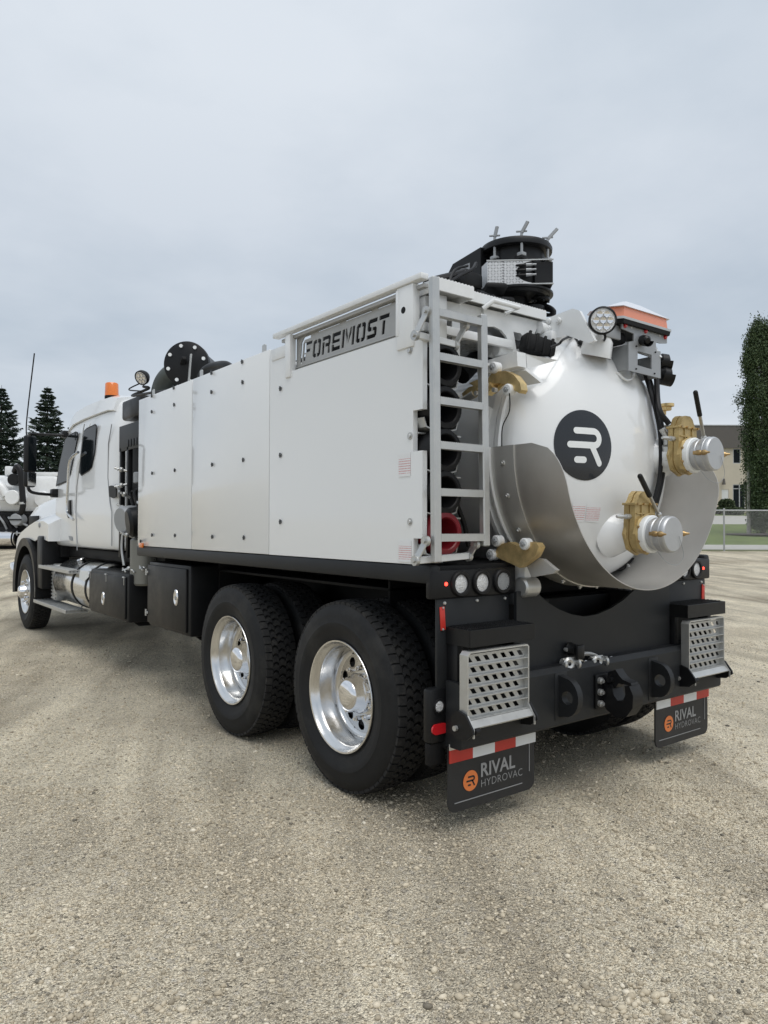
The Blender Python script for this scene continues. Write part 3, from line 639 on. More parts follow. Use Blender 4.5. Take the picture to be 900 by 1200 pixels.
# ---------------------------------------------------------------- body side panels
nutm = G(); nutm.lathe([(1e-4, -.006), (.010, -.006), (.013, -.002), (.013, .002)], (0, 0, 0), (-1, 0, 0), 10); nutm.lathe([(1e-4, .012), (.005, .012), (.005, 0)], (0, 0, 0), (-1, 0, 0), 8)
nutm.box((-.010, -.004, -.016), (-.002, .004, .016), .001); FAST = nutm.mesh('fastener', mat('dark_fastener', (.10, .105, .11), .4, metal=.6))
bm_ = G(); bm_.lathe([(1e-4, .010), (.011, .010), (.013, .006), (.013, .002), (.020, .002), (.020, 0)], (0, 0, 0), (-1, 0, 0), 12); BOLT = bm_.mesh('bolt', ALU)
def xp(y, z, X=SX): return Vector((X, y, z))
ZB, ZT = 1.358, 2.752
yA, yB, yC, yD = 3.435, 2.152, .836, -.764
def side_panel(y0, y1, pix, m_=WHITE):
    g = G(); g.box((SX, min(y0, y1)+.006, ZB), (SX+.028, max(y0, y1)-.006, ZT), .005); p = g.obj('side_panel', m_, T)
    for q in pix: link('fastener', FAST, p, onX(*q, SX-.003))
    return p
side_panel(yA, yB, [(178, 464), (203.8, 454.5), (178, 482.5), (204.3, 474.3), (178.5, 554.5), (205, 551), (178.5, 627), (205.3, 627.5), (165, 634)])
side_panel(yB, yC, [(248, 437), (284, 424), (248, 459.5), (284.5, 448), (248.8, 544.5), (285.3, 539), (249, 629), (286, 630)])
# rear panel with the window cut for the name plate and notches at the back edge
pw, pe = .545, -.565
zo = 2.552
g = G(); pl = [(yC-.006, ZB), (yC-.006, ZT-.012), (.615, ZT-.012), (.615, zo), (pe, zo), (pe, 2.50), (yD, 2.50), (yD, 2.145), (yD+.075, 2.145), (yD+.075, 1.935), (yD, 1.935), (yD, 1.49), (yD+.07, 1.49), (yD+.07, ZB)]
g.prism([(a, b) for a, b in pl], (SX, 0, 0), U_Y, U_Z, (.03, 0, 0)); RP = g.obj('side_panel', WHITE, T, 0)
for q in [(328.8, 455.5), (328.8, 533.5), (328.8, 611.5)]: link('fastener', FAST, RP, onX(*q, SX-.003))
for q in [(480.3, 411), (480.3, 511), (480.3, 611.5)]: link('bolt', BOLT, RP, onX(*q, SX-.001))
def sticker(px0, px1, X, nm='warning_sticker'):
    a, b = onX(*px0, X), onX(*px1, X); g = G(); g.box((X-.002, b.y, b.z), (X, a.y, a.z), 0); o = g.obj(nm, STICK, RP, 0)
    g = G(); c_ = (a+b)/2; h_ = a.z-b.z; g.lathe([(1e-4, .001), (h_*.16, .001)], (X-.002, c_.y, a.z-h_*.13), (-1, 0, 0), 20)
    return o
sticker((467.5, 531), (481, 558), SX-.001); sticker((467.5, 633), (482, 659), SX-.001)
# small amber marker at the front corner
g = G(); p = onX(166.5, 639, SX); g.box((SX-.018, p.y-.05, p.z-.022), (SX-.001, p.y+.05, p.z+.022), .006); g.obj('marker_lamp', AMBER, T)
# far side, front and roof of the body
for y0, y1 in ((yA, yB), (yB, yC)):
    g = G(); g.box((1.282, y1+.006, ZB), (1.31, y0-.006, ZT), .005); g.obj('side_panel', WHITE, T)
g = G(); g.box((-1.275, yA-.06, ZB), (1.275, yA-.02, ZT-.03), .005); g.obj('front_wall', WHITE2, T)
g = G(); g.box((-1.275, yC+.04, 2.68), (1.275, yA-.07, 2.705), .004); g.obj('roof', WHITE2, T)
g = G(); g.box((-1.275, yC-.03, ZB), (-.80, yC+.01, 2.66), .004); g.obj('bulkhead', WHITE2, T)
# lifting tabs on the top edge
tb = G(); tb.prism([(-.025, 0), (.025, 0), (.025, .05), (.015, .06), (-.015, .06), (-.025, .05)], (0, 0, 0), U_Y, U_Z, (.008, 0, 0)); TAB = tb.mesh('tab', ALU, 0)
for q in ((179, 456), (235, 436), (308.5, 407)): link('tab', TAB, T, Vector((SX+.004, onX(*q, SX).y, ZT-.01)))
# ---------------------------------------------------------------- upper rail, posts and name plate
g = G(); g.box((SX-.022, -.776, 2.803), (SX+.03, .762, 2.835), .005); g.obj('top_rail', WHITE2, T)
g = G(); g.box((SX+.012, -.76, 2.768), (SX+.042, .70, 2.790), .004); g.obj('lower_rail', LETTER, T)
g = G(); g.box((SX-.012, -.700, 2.475), (SX+.035, -.562, 2.802), .005); g.box((SX-.016, -.585, 2.548), (SX+.03, -.560, 2.790), .004); pz = g.obj('post', WHITE, T)
g = G(); c_ = onX(472.5, 363.5, SX-.013); g.cyl(c_, c_+Vector((.004, 0, 0)), .018, n=14); g.obj('post_hole', BLACKM, pz)
g = G(); g.box((SX-.012, .548, 2.515), (SX+.035, .612, 2.794), .005); g.obj('post', WHITE, T)
g = G(); g.box((SX-.006, .60, 2.66), (SX+.02, .80, 2.735), .004); g.obj('corner_plate', WHITE2, T)
# name plate: letters are cut through the sheet
def stencil():
    H_, t, gp = 1.0, .22, .07; out_ = {}
    def R_(x0, y0, x1, y1): return [(x0, y0), (x1, y0), (x1, y1), (x0, y1)]
    w_ = .78; h2 = w_/2
    O_l = [(.12, 0), (h2-gp/2, 0), (h2-gp/2, t), (t, t), (t, H_-t), (h2-gp/2, H_-t), (h2-gp/2, H_), (.12, H_), (0, H_-.12), (0, .12)]
    O_r = [(w_-x, y) for x, y in O_l][::-1]
    out_['O'] = ([O_l, O_r], w_)
    out_['R'] = ([R_(0, 0, t, .70), [(0, .77), (t, .77), (t, H_-t*.9), (w_-t, H_-t*.9), (w_-t, .60), (t+gp, .60), (t+gp, .40), (w_-.22, .40), (w_-t, 0), (w_, 0), (w_-.06, .42), (w_, .54), (w_, H_-.12), (w_-.12, H_), (0, H_)]], w_)
    out_['E'] = ([[(0, 0), (w_, 0), (w_, t), (t, t), (t, .37), (0, .37)], [(0, .43), (w_-.06, .43), (w_-.06, .60), (t, .60), (t, H_-t), (w_, H_-t), (w_, H_), (0, H_)]], w_)
    out_['M'] = ([R_(0, 0, t, H_), [(t+gp, H_), (t+gp, H_-.34), (.52, .12), (.52, .55), (t+gp+.1, H_)], [(.58, .12), (1.1-t-gp, H_-.34), (1.1-t-gp, H_), (1.1-t-gp-.1, H_), (.58, .55)], R_(1.1-t, 0, 1.1, H_)], 1.1)
    out_['S'] = ([[(0, 0), (w_-.12, 0), (w_, .12), (w_, .46), (w_-.1, .56), (.42, .56), (.42, .38), (w_-t, .38), (w_-t, t), (0, t)], [(.36, .38), (.36, .56), (t, .62), (t, H_-t), (w_, H_-t), (w_, H_), (.12, H_), (0, H_-.12), (0, .48), (.1, .38)]], w_)
    out_['T'] = ([R_(0, H_-t, .78, H_), R_(.28, 0, .50, H_-t-gp)], w_)
    out_['F'] = ([R_(0, 0, t, .40), [(0, .46), (.66, .46), (.66, .64), (t, .64), (t, H_-.12), (.82, H_-.12), (.82, H_+.06), (0, H_+.06)]], .80)
    return out_
def name_plate():
    st = stencil(); x = .30; holes = []; sh = .26; sc = .108; wx = 1.0
    # tall bracket that wraps the first letter
    holes.append([(x-.30, -.12), (x-.12, -.12), (x-.12, 1.05), (x+.02, 1.24), (x+.62, 1.24), (x+.62, 1.42), (x-.08, 1.42), (x-.30, 1.15)])
    for ch in 'FOREMOST':
        ps, w_ = st[ch]
        for p_ in ps: holes.append([(x+a, b) for a, b in p_])
        x += w_+.14
    wtot = x; Lp = 1.10; k = (Lp-.155)/wtot
    hs = [[(.045+(a*k+sh*b*sc*.55), .026+b*sc) for a, b in p_] for p_ in holes]
    # slits along the upper edge of the sheet
    for a, b in ((.26, .50), (.56, .82), (.88, 1.06)): hs.append([(a, .178), (b, .178), (b, .183), (a, .183)])
    o = Vector((SX+.045, .552, 2.583)); u = Vector((0, -1, 0))
    tilt = Vector((0, 0, 1)); g = holed_plate([(0, 0), (1.112, 0), (1.112, .196), (0, .196)], hs, o, u, tilt, .003); g.obj('name_plate', LETTER, T, 0)
    g = G(); g.box((SX+.03, -.56, 2.574), (SX+.070, .55, 2.583), .002); g.obj('plate_lip', LETTER, T)
name_plate()
g = G(); g.box((SX+.120, -.57, 2.600), (SX+.127, .56, 2.77), .001); g.obj('letter_shade_sheet', BLACKM, T)  # black sheet added behind the cut letters to imitate the dark interior
g = G(); g.box((SX+.050, -.57, 2.775), (SX+.058, .62, 2.800), .001); g.obj('gap_shade_strip', LETTER, T)  # strip closing the rail gap, its grey stands in for the shadow there
# walkway inside the rail: expanded metal grating on bearers
g = G(); x0, x1 = -1.235, -.62
for y in np.arange(-.70, .80, .034): g.bar((x0, y, 2.59), (x1, y, 2.59), .004, .028, 0)
for x in np.arange(x0, x1+.01, .068): g.bar((x, -.70, 2.59), (x, .80, 2.59), .004, .030, 0)
g.obj('walkway_grating', ALU, T, 0, kind='stuff')
g = G()
for x in (x0-.015, x1+.015): g.box((x-.015, -.72, 2.560), (x+.015, .82, 2.606), .003)
g.box((x0, -.735, 2.560), (x1, -.705, 2.606), .003); g.obj('walkway_frame', WHITE2, T)
# ---------------------------------------------------------------- roof platform across the back, serrated edge
def serrated(x0, x1, zb, zt, tooth=.022, dep=.006):
    n = max(1, int((x1-x0)/tooth)); top = []
    for i in range(n):
        a = x0+(x1-x0)*i/n; b = x0+(x1-x0)*(i+1)/n; c_ = (b-a); top += [(a, zt-dep), (a+c_*.3, zt), (a+c_*.7, zt)]
    return [(x0, zb)]+top+[(x1, zt-dep), (x1, zb)]
def plat(xa, xb, ya, yb, z0, z1, nm):
    g = G(); g.prism(serrated(xa, xb, z0, z1), (0, ya, 0), U_X, U_Z, (0, .012, 0)); g.prism(serrated(xa, xb, z0, z1), (0, yb-.012, 0), U_X, U_Z, (0, .012, 0))
    ny = 7
    for i in range(1, ny):
        y = ya+(yb-ya)*i/ny; g.prism(serrated(xa, xb, z1-.02, z1, .03), (0, y, 0), U_X, U_Z, (0, .005, 0))
    for x in (xa, xb-.008): g.box((x, ya+.012, z0), (x+.008, yb-.012, z1-.006))
    g.box((xa+.008, ya+.012, z1-.035), (xb-.008, yb-.012, z1-.022)); g.obj(nm, WHITE2, T, 0)
plat(-1.245, -.985, -.80, -.42, 2.755, 2.822, 'platform_tread'); plat(-.975, -.335, -.74, -.36, 2.768, 2.825, 'platform_tread')
# ribbed arch plate under the platform
def arch_poly():
    pts = [(-1.02, 2.76), (-.335, 2.765), (-.40, 2.60), (-.43, 2.54), (-.50, 2.545), (-.62, 2.46)]
    return pts
def arch():
    A = lambda px, py: onY(px, py, -.70)
    out_ = [(566, 362), (637, 378), (628, 385), (622, 398), (618, 415), (596, 423), (566, 430)]
    h1 = [(570, 383), (578, 383), (586, 387), (592, 394), (595, 402), (596, 418), (570, 426)]
    h2 = [(600.5, 389), (609, 391), (613, 398), (613.5, 407), (604, 410)]
    f_ = lambda L_: [(A(*q).x, A(*q).z) for q in L_]
    g = holed_plate(f_(out_), [f_(h1), f_(h2)], (0, -.70, 0), U_X, U_Z, .008); g.obj('arch_plate', WHITE2, T, 0)
arch()
g = G(); g.box((-.99, -.69, 2.70), (-.30, -.40, 2.766), .004); g.box((-1.24, -.70, 2.65), (-.99, -.40, 2.752), .004); g.obj('platform_bearer', WHITE2, T)
# D-shaped grab handle
hp = [(-.82, -.80, 2.795), (-.71, -.86, 2.845), (-.56, -.86, 2.84), (-.545, -.80, 2.79)]
g = G(); g.tube([onY(566, 362, -.74), onY(578, 352.5, -.78), onY(608, 360.5, -.78), onY(592, 368, -.74)], .014, 10, smooth=False); g.obj('grab_handle', WHITE2, T)
# ---------------------------------------------------------------- ladder
lad = empty('ladder', None, None, (0, 0, 0), T)
def rail_(x, y0, y1, z0, z1): g = G(); g.bar((x, y0, z0), (x, y1, z1), .040, .046, .006, (1, 0, 0)); return g.obj('rail', ALU, lad)
rail_(-1.303, -.862, -.842, 1.372, 2.795); rail_(-.966, -.862, -.842, 1.448, 2.665)
for z in (2.62, 2.398, 2.178, 1.956, 1.722, 1.496):
    g = G(); y = -.862+.02*(z-1.37)/1.43; g.prism(serrated(-1.284, -.986, z-.019, z+.019, .012, .004), (0, y-.019, 0), U_X, U_Z, (0, .006, 0)); g.prism(serrated(-1.284, -.986, z-.019, z+.019, .012, .004), (0, y+.013, 0), U_X, U_Z, (0, .006, 0))
    g.box((-1.283, y-.012, z-.018), (-.987, y+.012, z+.010)); g.obj('rung', ALU, lad, 0)
def arm(p, q, wd=.042, nm='ladder_arm'):
    g = G(); g.bar(p, q, .010, wd, .003, Vector((0, 1, .2))); n = Vector((1, 0, 0))
    for e in (p, q): g.cyl(Vector(e)-n*.010, Vector(e)+n*.010, .026, n=16); g.cyl(Vector(e)-n*.020, Vector(e)+n*.02, .011, n=8)
    return g.obj(nm, ALU, T)
def Yp(x, y, Y): return onY(x, y, Y)
arm(Yp(486.5, 393, -.775), Yp(500, 365, -.815)); arm(Yp(533, 405, -.775), Yp(545, 382, -.815))
arm(Yp(487, 657, -.80), Yp(499, 634, -.84)); arm(Yp(549, 652, -.80), Yp(557, 638, -.84))
g = G(); g.bar(Yp(487, 392.5, -.775), Yp(533, 404, -.775), .03, .034, .003); g.obj('ladder_bar', WHITE2, T)
g = G(); g.bar(Yp(487, 657, -.80), Yp(551, 651, -.80), .03, .034, .003); g.obj('ladder_bar', WHITE2, T)
g = G(); a = Yp(487, 343, -.77); b = Yp(514, 392, -.77); g.box((-1.262, -.77, 2.47), (-1.15, -.755, 2.745), .003); g.obj('ladder_bracket', STEELB, T)
g = G(); g.box((-1.05, -.70, 2.42), (-.99, -.685, 2.66), .003); g.obj('ladder_bracket', STEELB, T)
# ---------------------------------------------------------------- debris tank
ZC, RT = 1.962, .735
g = G(); g.lathe([(1e-4, 3.1), (.55, 3.06), (.70, 2.98), (RT, 2.85), (RT, -.69)], (0, 0, ZC), (0, 1, 0), 72); TK = g.obj('tank', WHITE, T, 30)
for y in (.1, 1.4, 2.5): g = G(); g.ring((0, y-.03, ZC), (0, y+.03, ZC), RT+.028, RT-.005, 72); g.obj('tank_band', WHITE, TK)
g = G(); g.ring((0, -.66, ZC), (0, -.712, ZC), .752, .60, 72); g.obj('tank_flange', WHITE, TK)
YD, AD, HD = -.752, .735, .315
g = G(); prof = [(.752, -.718-YD+0), (.752, -.745-YD)]
dome = [(AD*math.sin(t), -HD*math.cos(t)) for t in np.linspace(math.pi/2, .0005, 34)]
g.lathe([(.70, .032), (.753, .032), (.753, .004), (.742, -.004)]+dome, (0, YD, ZC), (0, 1, 0), 96); DOOR = g.obj('tank_door', WHITE, T, 40)
def on_dome(x, z, off=0.):
    q = 1-(x*x+(z-ZC)**2)/AD**2; y = YD-HD*math.sqrt(max(q, 0)); n = Vector((x/AD**2, (y-YD)/HD**2, (z-ZC)/AD**2)).normalized(); return Vector((x, y, z))+n*off, n
def dome_ray(px, py):
    d = ray(px, py); s_ = Vector((1/AD, 1/HD, 1/AD)); o = CAM-Vector((0, YD, ZC)); o = Vector((o.x*s_.x, o.y*s_.y, o.z*s_.z)); D = Vector((d.x*s_.x, d.y*s_.y, d.z*s_.z))
    A, B, C_ = D.dot(D), o.dot(D), o.dot(o)-1; return CAM+d*((-B-math.sqrt(max(0, B*B-A*C_)))/A)
# ---- round emblem laid on the curved door
def stroke(path, wd, n=10):
    """outline strip of a thick round-ended stroke as quads: returns verts, faces in 2D"""
    P = [Vector(p) for p in path]; vs = []; fs = []; Q = []
    for a, b in zip(P, P[1:]):
        m_ = max(1, int((b-a).length/.06)); Q += [a+(b-a)*i/m_ for i in range(m_)]
    Q.append(P[-1]); rows = []
    def row(c_, nrm, w2): rows.append([c_+nrm*w2*s_ for s_ in (-1, -.33, .33, 1)])
    for i, c_ in enumerate(Q):
        d = (Q[min(i+1, len(Q)-1)]-Q[max(i-1, 0)]).normalized(); nr = Vector((-d.y, d.x))
        if i == 0:
            for k in range(4): t = math.pi/2*(k+.15)/4; row(c_-d*wd/2*math.cos(t), nr, wd/2*math.sin(t))
        row(c_, nr, wd/2)
        if i == len(Q)-1:
            for k in range(3, -1, -1): t = math.pi/2*(k+.15)/4; row(c_+d*wd/2*math.cos(t), nr, wd/2*math.sin(t))
    vs = [p for r_ in rows for p in r_]; fs = [(i*4+k, i*4+k+1, (i+1)*4+k+1, (i+1)*4+k) for i in range(len(rows)-1) for k in range(3)]
    return vs, fs
def logo_strokes():
    arc = [(.30+.20*math.sin(t), .20+.20*math.cos(t)) for t in np.linspace(0, math.pi, 14)]
    return [stroke([(-.30, .40)]+arc+[(-.52, 0)], .185), stroke([(.22, -.02), (.50, -.50)], .185), stroke([(-.30, -.42), (-.06, -.42)], .185)]
def emblem():
    c = dome_ray(686, 521.5); _, n = on_dome(c.x, c.z); e1 = Vector((0, 0, 1)).cross(n).normalized(); e2 = n.cross(e1); r = .197
    if e1.x < 0: e1 = -e1
    def pr(u, v, off): q = c+e1*u*r+e2*v*r; return on_dome(q.x, q.z, off)[0]
    g = G(); vs = []; fs = []; n_ = 56; rings = [.001, .25, .5, .75, .93, 1.0]
    for rr_ in rings: vs += [pr(rr_*math.cos(2*math.pi*k/n_), rr_*math.sin(2*math.pi*k/n_), .0022) for k in range(n_)]
    for i in range(len(rings)-1): fs += [(i*n_+k, i*n_+(k+1) % n_, (i+1)*n_+(k+1) % n_, (i+1)*n_+k) for k in range(n_)]
    g.add(vs, fs); o = g.obj('emblem', INK, DOOR, 60, label='round black emblem with a white rounded letter R')
    g = G()
    for vs, fs in logo_strokes(): g.add([pr(p.x, p.y, .0040) for p in vs], fs)
    g.obj('emblem_letter', PVC, DOOR, 60)
emblem()
def dome_sticker(px0, px1, px2, px3):
    P = [dome_ray(*q) for q in (px0, px1, px2, px3)]; g = G(); n_ = 4; vs = []
    for i in range(n_+1):
        for j in range(n_+1):
            a = P[0].lerp(P[1], i/n_).lerp(P[3].lerp(P[2], i/n_), j/n_); vs.append(on_dome(a.x, a.z, .002)[0])
    g.add(vs, [(i*(n_+1)+j, i*(n_+1)+j+1, (i+1)*(n_+1)+j+1, (i+1)*(n_+1)+j) for i in range(n_) for j in range(n_)]); g.obj('warning_sticker', STICK, DOOR, 0)
dome_sticker((671.5, 586.5), (686.5, 588), (683.5, 612), (669, 610.5)); dome_sticker((688, 588.5), (704.5, 590.5), (700.5, 612.5), (685, 611))
# ---------------------------------------------------------------- splash shroud round the lower half of the door
SKR = .757
def shroud():
    a_top = math.radians(2.5); g = G(); n_ = 72; m_ = 12; th = .005; vs = []
    for lay in (0, 1):
        r = SKR+th*lay
        for i in range(n_+1):
            # smooth parameter, denser at both ends
            u = i/n_; a = math.pi-a_top+ (math.pi+2*a_top)*u
            s_ = min(u, 1-u)*(math.pi+2*a_top)*SKR
            y_r = -1.21 if s_ > .24 else -1.00-.21*math.sqrt(max(0, 1-((.24-s_)/.24)**2))
            for k in range(m_+1):
                y = -.715+(y_r+.715)*k/m_; vs.append((r*math.cos(a), y, ZC-.004+r*math.sin(a)))
    st = (n_+1)*(m_+1); fs = []
    for lay in (0, 1):
        for i in range(n_):
            for k in range(m_): q = lay*st+i*(m_+1)+k; fs.append((q, q+1, q+m_+2, q+m_+1))
    for i in range(n_): fs.append((i*(m_+1)+m_, i*(m_+1)+m_+st, (i+1)*(m_+1)+m_+st, (i+1)*(m_+1)+m_)); fs.append((i*(m_+1), i*(m_+1)+st, (i+1)*(m_+1)+st, (i+1)*(m_+1)))
    for i in (0, n_):
        for k in range(m_): q = i*(m_+1)+k; fs.append((q, q+1, q+1+st, q+st))
    g.add(vs, fs); return g.obj('splash_shroud', STEEL, T, 50)
SH = shroud()
def band(a0, a1, r0, r1, y0, y1, nm, m_, n_=30):
    g = G(); g.lathe([(r0, y0), (r1, y0), (r1, y1), (r0, y1), (r0, y0)], (0, 0, ZC-.004), (0, 1, 0), n_, R(a0), R(a1), (Vector((1, 0, 0)), Vector((0, 0, 1)))); return g.obj(nm, m_, T)
BD = band(177.5, 221, SKR+.0055, SKR+.012, -.712, -.880, 'shroud_band', STEELB)
band(177.5, 226, SKR+.0055, SKR+.030, -.702, -.712, 'shroud_edge', WHITE2); band(231, 309, SKR+.0055, SKR+.012, -.712, -.845, 'shroud_band', STEELB); band(319, 362.5, SKR+.0055, SKR+.012, -.712, -.880, 'shroud_band', STEELB)
band(160, 226, RT+.005, RT+.06, -.64, -.668, 'door_flange', WHITE2)
sb = G(); sb.lathe([(1e-4, .016), (.007, .016), (.009, .008), (.014, .007), (.016, 0)], (0, 0, 0), (0, 0, 1), 10); SBOLT = sb.mesh('bolt', ALU)
for a_, yy in [(184.5, -.80), (198, -.80), (213.5, -.80), (236, -.80), (250, -.80), (262, -.80), (274, -.80), (290, -.80)]:
    e = Vector((math.cos(R(a_)), 0, math.sin(R(a_)))); p = e*(SKR+.012)+Vector((0, yy, ZC-.004)); link('bolt', SBOLT, SH, M=Matrix.Translation(p) @ e.to_track_quat('Z', 'Y').to_matrix().to_4x4())
for a_ in (235, 255, 280, 300, 318, 335, 350):
    e = -Vector((math.cos(R(a_)), 0, math.sin(R(a_)))); p = e*-(SKR)+Vector((0, -.80, ZC-.004)); link('bolt', SBOLT, SH, M=Matrix.Translation(p) @ e.to_track_quat('Z', 'Y').to_matrix().to_4x4())
# ---------------------------------------------------------------- gate valves with capped couplings
def valve(x, z, y_tip, hand_px, lever_base):
    """stub pipe from the door, bronze knife gate, gasket, aluminium cam-lock cap with two brass arms and a lever"""
    SV = .88; piv = Vector((x, y_tip, z)); v = empty('drain_valve', None, None, piv*(1-SV), T); v.scale = (SV, SV, SV); ax = Vector((0, -1, 0)); q = lambda y: Vector((x, y, z))
    yd = on_dome(x, z)[0].y
    g = G(); g.lathe([(.16, 0.06), (.125, -.02), (.108, -.05), (.105, -(yd+.0+1.09)-.02 if False else -.16)], (x, yd+.02, z), (0, 1, 0), 32); g.obj('pipe', WHITE, v)
    y0 = y_tip+.275                       # back face of the gate body
    # bronze gate: round below, squared bonnet above
    body = [(.128*math.cos(t), .128*math.sin(t)) for t in np.linspace(math.pi+.25, 2*math.pi-.25, 17)]
    out_ = body+[(.112, .19), (.085, .215), (.062, .255), (.03, .275), (-.03, .275), (-.062, .255), (-.085, .215), (-.112, .19)]
    g = G(); g.prism(out_, (x, y0, z), U_X, U_Z, (0, -.035, 0)); g.prism([(a*.97, b*.985) for a, b in out_], (x, y0-.042, z), U_X, U_Z, (0, -.035, 0))
    g.prism([(a*.93, b*.95) for a, b in out_], (x, y0-.03, z), U_X, U_Z, (0, -.02, 0))
    g.lathe([(.138, 0), (.138, .018), (.128, .024)], (x, y0-.0, z), ax, 8)
    g.box((x-.122, y0-.088, z+.183), (x+.122, y0+.010, z+.198), .003)
    for a in (-.045, .045): g.box((x+a-.004, y0-.086, z+.08), (x+a+.004, y0-.075, z+.185), .002)
    g.box((x-.10, y0-.086, z+.125), (x+.10, y0-.075, z+.133), .002)
    g.lathe([(.132, 0), (.132, .02), (.118, .03)], (x, y0-.072, z), ax, 8); g.obj('gate_body', BRONZE, v, 30)
    g = G()
    for a in (-.10, -.035, .035, .10):
        for b in (.190,): g.cyl((x+a, y0-.1, z+b), (x+a, y0+.02, z+b), .008, n=6)
    for k in range(8):
        t = 2*math.pi*(k+.5)/8; p = Vector((x+.118*math.cos(t), y0-.095, z+.118*math.sin(t)))
        if math.sin(t) < .6: g.cyl(p, p+Vector((0, -.014, 0)), .009, n=6)
    g.obj('valve_bolts', BRASS, v, kind='stuff')
    g = G(); g.lathe([(.06, .10), (.117, .10), (.119, .108), (.119, .132), (.113, .138), (.06, .14)], (x, y0, z), ax, 36); g.obj('gasket', PVC, v)
    g = G(); g.lathe([(.05, .138), (.098, .138), (.100, .150), (.104, .156), (.104, .176), (.100, .182), (.100, .19), (.111, .196), (.113, .20), (.113, .225), (.1155, .228), (.1155, .236), (.113, .239), (.113, .262), (.109, .270), (.104, .274), (.02, .275), (1e-4, .275)], (x, y0, z), ax, 44)
    g.obj('coupling_cap', CASTAL, v, 30)
    for s_ in (-1, 1):                    # cam arms stand out to both sides
        g = G(); p0 = Vector((x+s_*.116, y0-.195, z+.004)); d = Vector((s_*.05, -1, -.03)).normalized()
        if s_ > 0: d = Vector((.30, -1, 0.)).normalized()
        g.lathe([(1e-4, 0), (.014, .004), (.018, .015), (.018, .035), (.012, .046), (.018, .054), (.018, .070), (.009, .084), (.005, .102), (1e-4, .106)], p0, d, 12); g.box(p0-Vector((.012, .035, .012)), p0+Vector((.012, .012, .012)), .003)
        g.obj('cam_arm', BRASS, v)
    g = G(); c_ = q(y0-.25); g.tube([c_+Vector((-.04, .06, -.11)), c_+Vector((-.01, .02, -.17)), c_+Vector((.06, -.01, -.19)), c_+Vector((.10, -.03, -.13)), c_+Vector((.05, -.03, -.01))], .0017, 6); g.obj('keeper_cable', GREYP, v)
    # grease fitting / air nipple on the left of the bonnet
    g = G(); p = Vector((x-.105, y0-.04, z+.11)); g.cyl(p, p+Vector((-.05, 0, 0)), .017, n=10); g.cyl(p+Vector((-.05, 0, 0)), p+Vector((-.085, 0, 0)), .012, n=8); g.cyl(p+Vector((-.085, 0, 0)), p+Vector((-.13, .01, 0)), .015, .009, 8); g.obj('air_fitting', ALU, v)
    a = onY(*lever_base, y0-.10); b = onY(*hand_px, y0-.16); a, b = [(q_-piv*(1-SV))/SV for q_ in (a, b)]; m_ = a.lerp(b, .5)
    g = G(); g.bar(a, m_, .012, .024, .004, (0, 1, 0)); g.ball(a, .02, 10, 6); lv = g.obj('lever', ALU, v); g = G(); g.tube([m_, a.lerp(b, .75), b], .0165, 10); g.ball(b, .0165, 10, 6); g.obj('grip', HOSE, lv)
valve(-.045, 1.512, -1.375, (750, 558), (772, 603)); valve(.405, 1.978, -1.372, (815, 460), (825, 513))
# ---------------------------------------------------------------- door clamps (yellow zinc)
def clamp(pts_px, X, white_px, thick=.05):
    c = G(); P = [onX(*q, X) for q in pts_px]; c.prism2(P, Vector((-thick, 0, 0))); o = c.obj('door_clamp', ZINC, T, 30)
    for q in white_px:
        g = G(); p = onX(*q, X-thick); g.cyl(p+Vector((.03, 0, 0)), p+Vector((-.020, 0, 0)), .032, n=20, bev=.006); w_ = g.obj('pivot_cap', WHITE2, o)
        g = G(); g.cyl(p+Vector((-.020, 0, 0)), p+Vector((-.030, 0, 0)), .015, n=6); g.cyl(p+Vector((-.030, 0, 0)), p+Vector((-.036, 0, 0)), .008, n=8); g.obj('pivot_nut', GREYP, o)
    return o
C1 = clamp([(585, 437), (600, 436), (610, 441), (617, 450), (618.5, 458), (616, 462), (609, 458), (601, 452), (590, 450), (583, 455), (574, 463), (570, 460), (576, 449)], -.775, [(596.5, 457), (580, 431)])
clamp([(592, 638), (604, 635), (614, 640), (622, 634), (636, 636), (639, 641), (634, 652), (616, 665), (606, 660), (594, 655), (586, 650)], -.70, [(616, 637.5), (583, 634), (577, 650)])
g = G(); p = onX(597, 459, -.84); g.tube([p, p+Vector((0, .0, -.10)), onX(589, 500, -.80), onX(588, 523, -.78)], .0035, 6); g.obj('release_cable', HOSE, T)
g = G(); g.prism2([onX(*q, -.70) for q in ((578, 455), (588, 447), (592, 452), (580, 462))], Vector((-.10, 0, 0))); g.cyl(onX(575, 462, -.79), onX(590, 449, -.79), .012, n=10); g.obj('clamp_cylinder', ZINC, T)
for px_ in ([(548, 462), (556, 455), (565, 452), (567, 458), (558, 466), (550, 470)], [(556, 450), (566, 446), (572, 450), (566, 456)], [(572, 455), (580, 449), (584, 455), (577, 464)]):
    g = G(); g.prism2([onX(*q, -.80) for q in px_], Vector((-.045, 0, 0))); g.obj('clamp_link', ZINC, T, 0)
g = G(); g.cyl(onX(536, 474, -.83), onX(556, 461, -.83), .022, n=12); g.cyl(onX(530, 478, -.83), onX(538, 472.5, -.83), .030, n=12); g.obj('clamp_rod', ALU, T)
for q in ((559, 461), (571, 451), (580, 457)):
    g = G(); p = onX(*q, -.845); g.cyl(p+Vector((.01, 0, 0)), p+Vector((-.014, 0, 0)), .013, n=8); g.obj('clamp_pin', ALU, T)
g = G(); g.prism2([onX(*q, -.72) for q in ((566, 452), (592, 440), (592, 452), (570, 466))], Vector((-.03, 0, 0))); g.obj('clamp_bracket', WHITE2, T, 0)
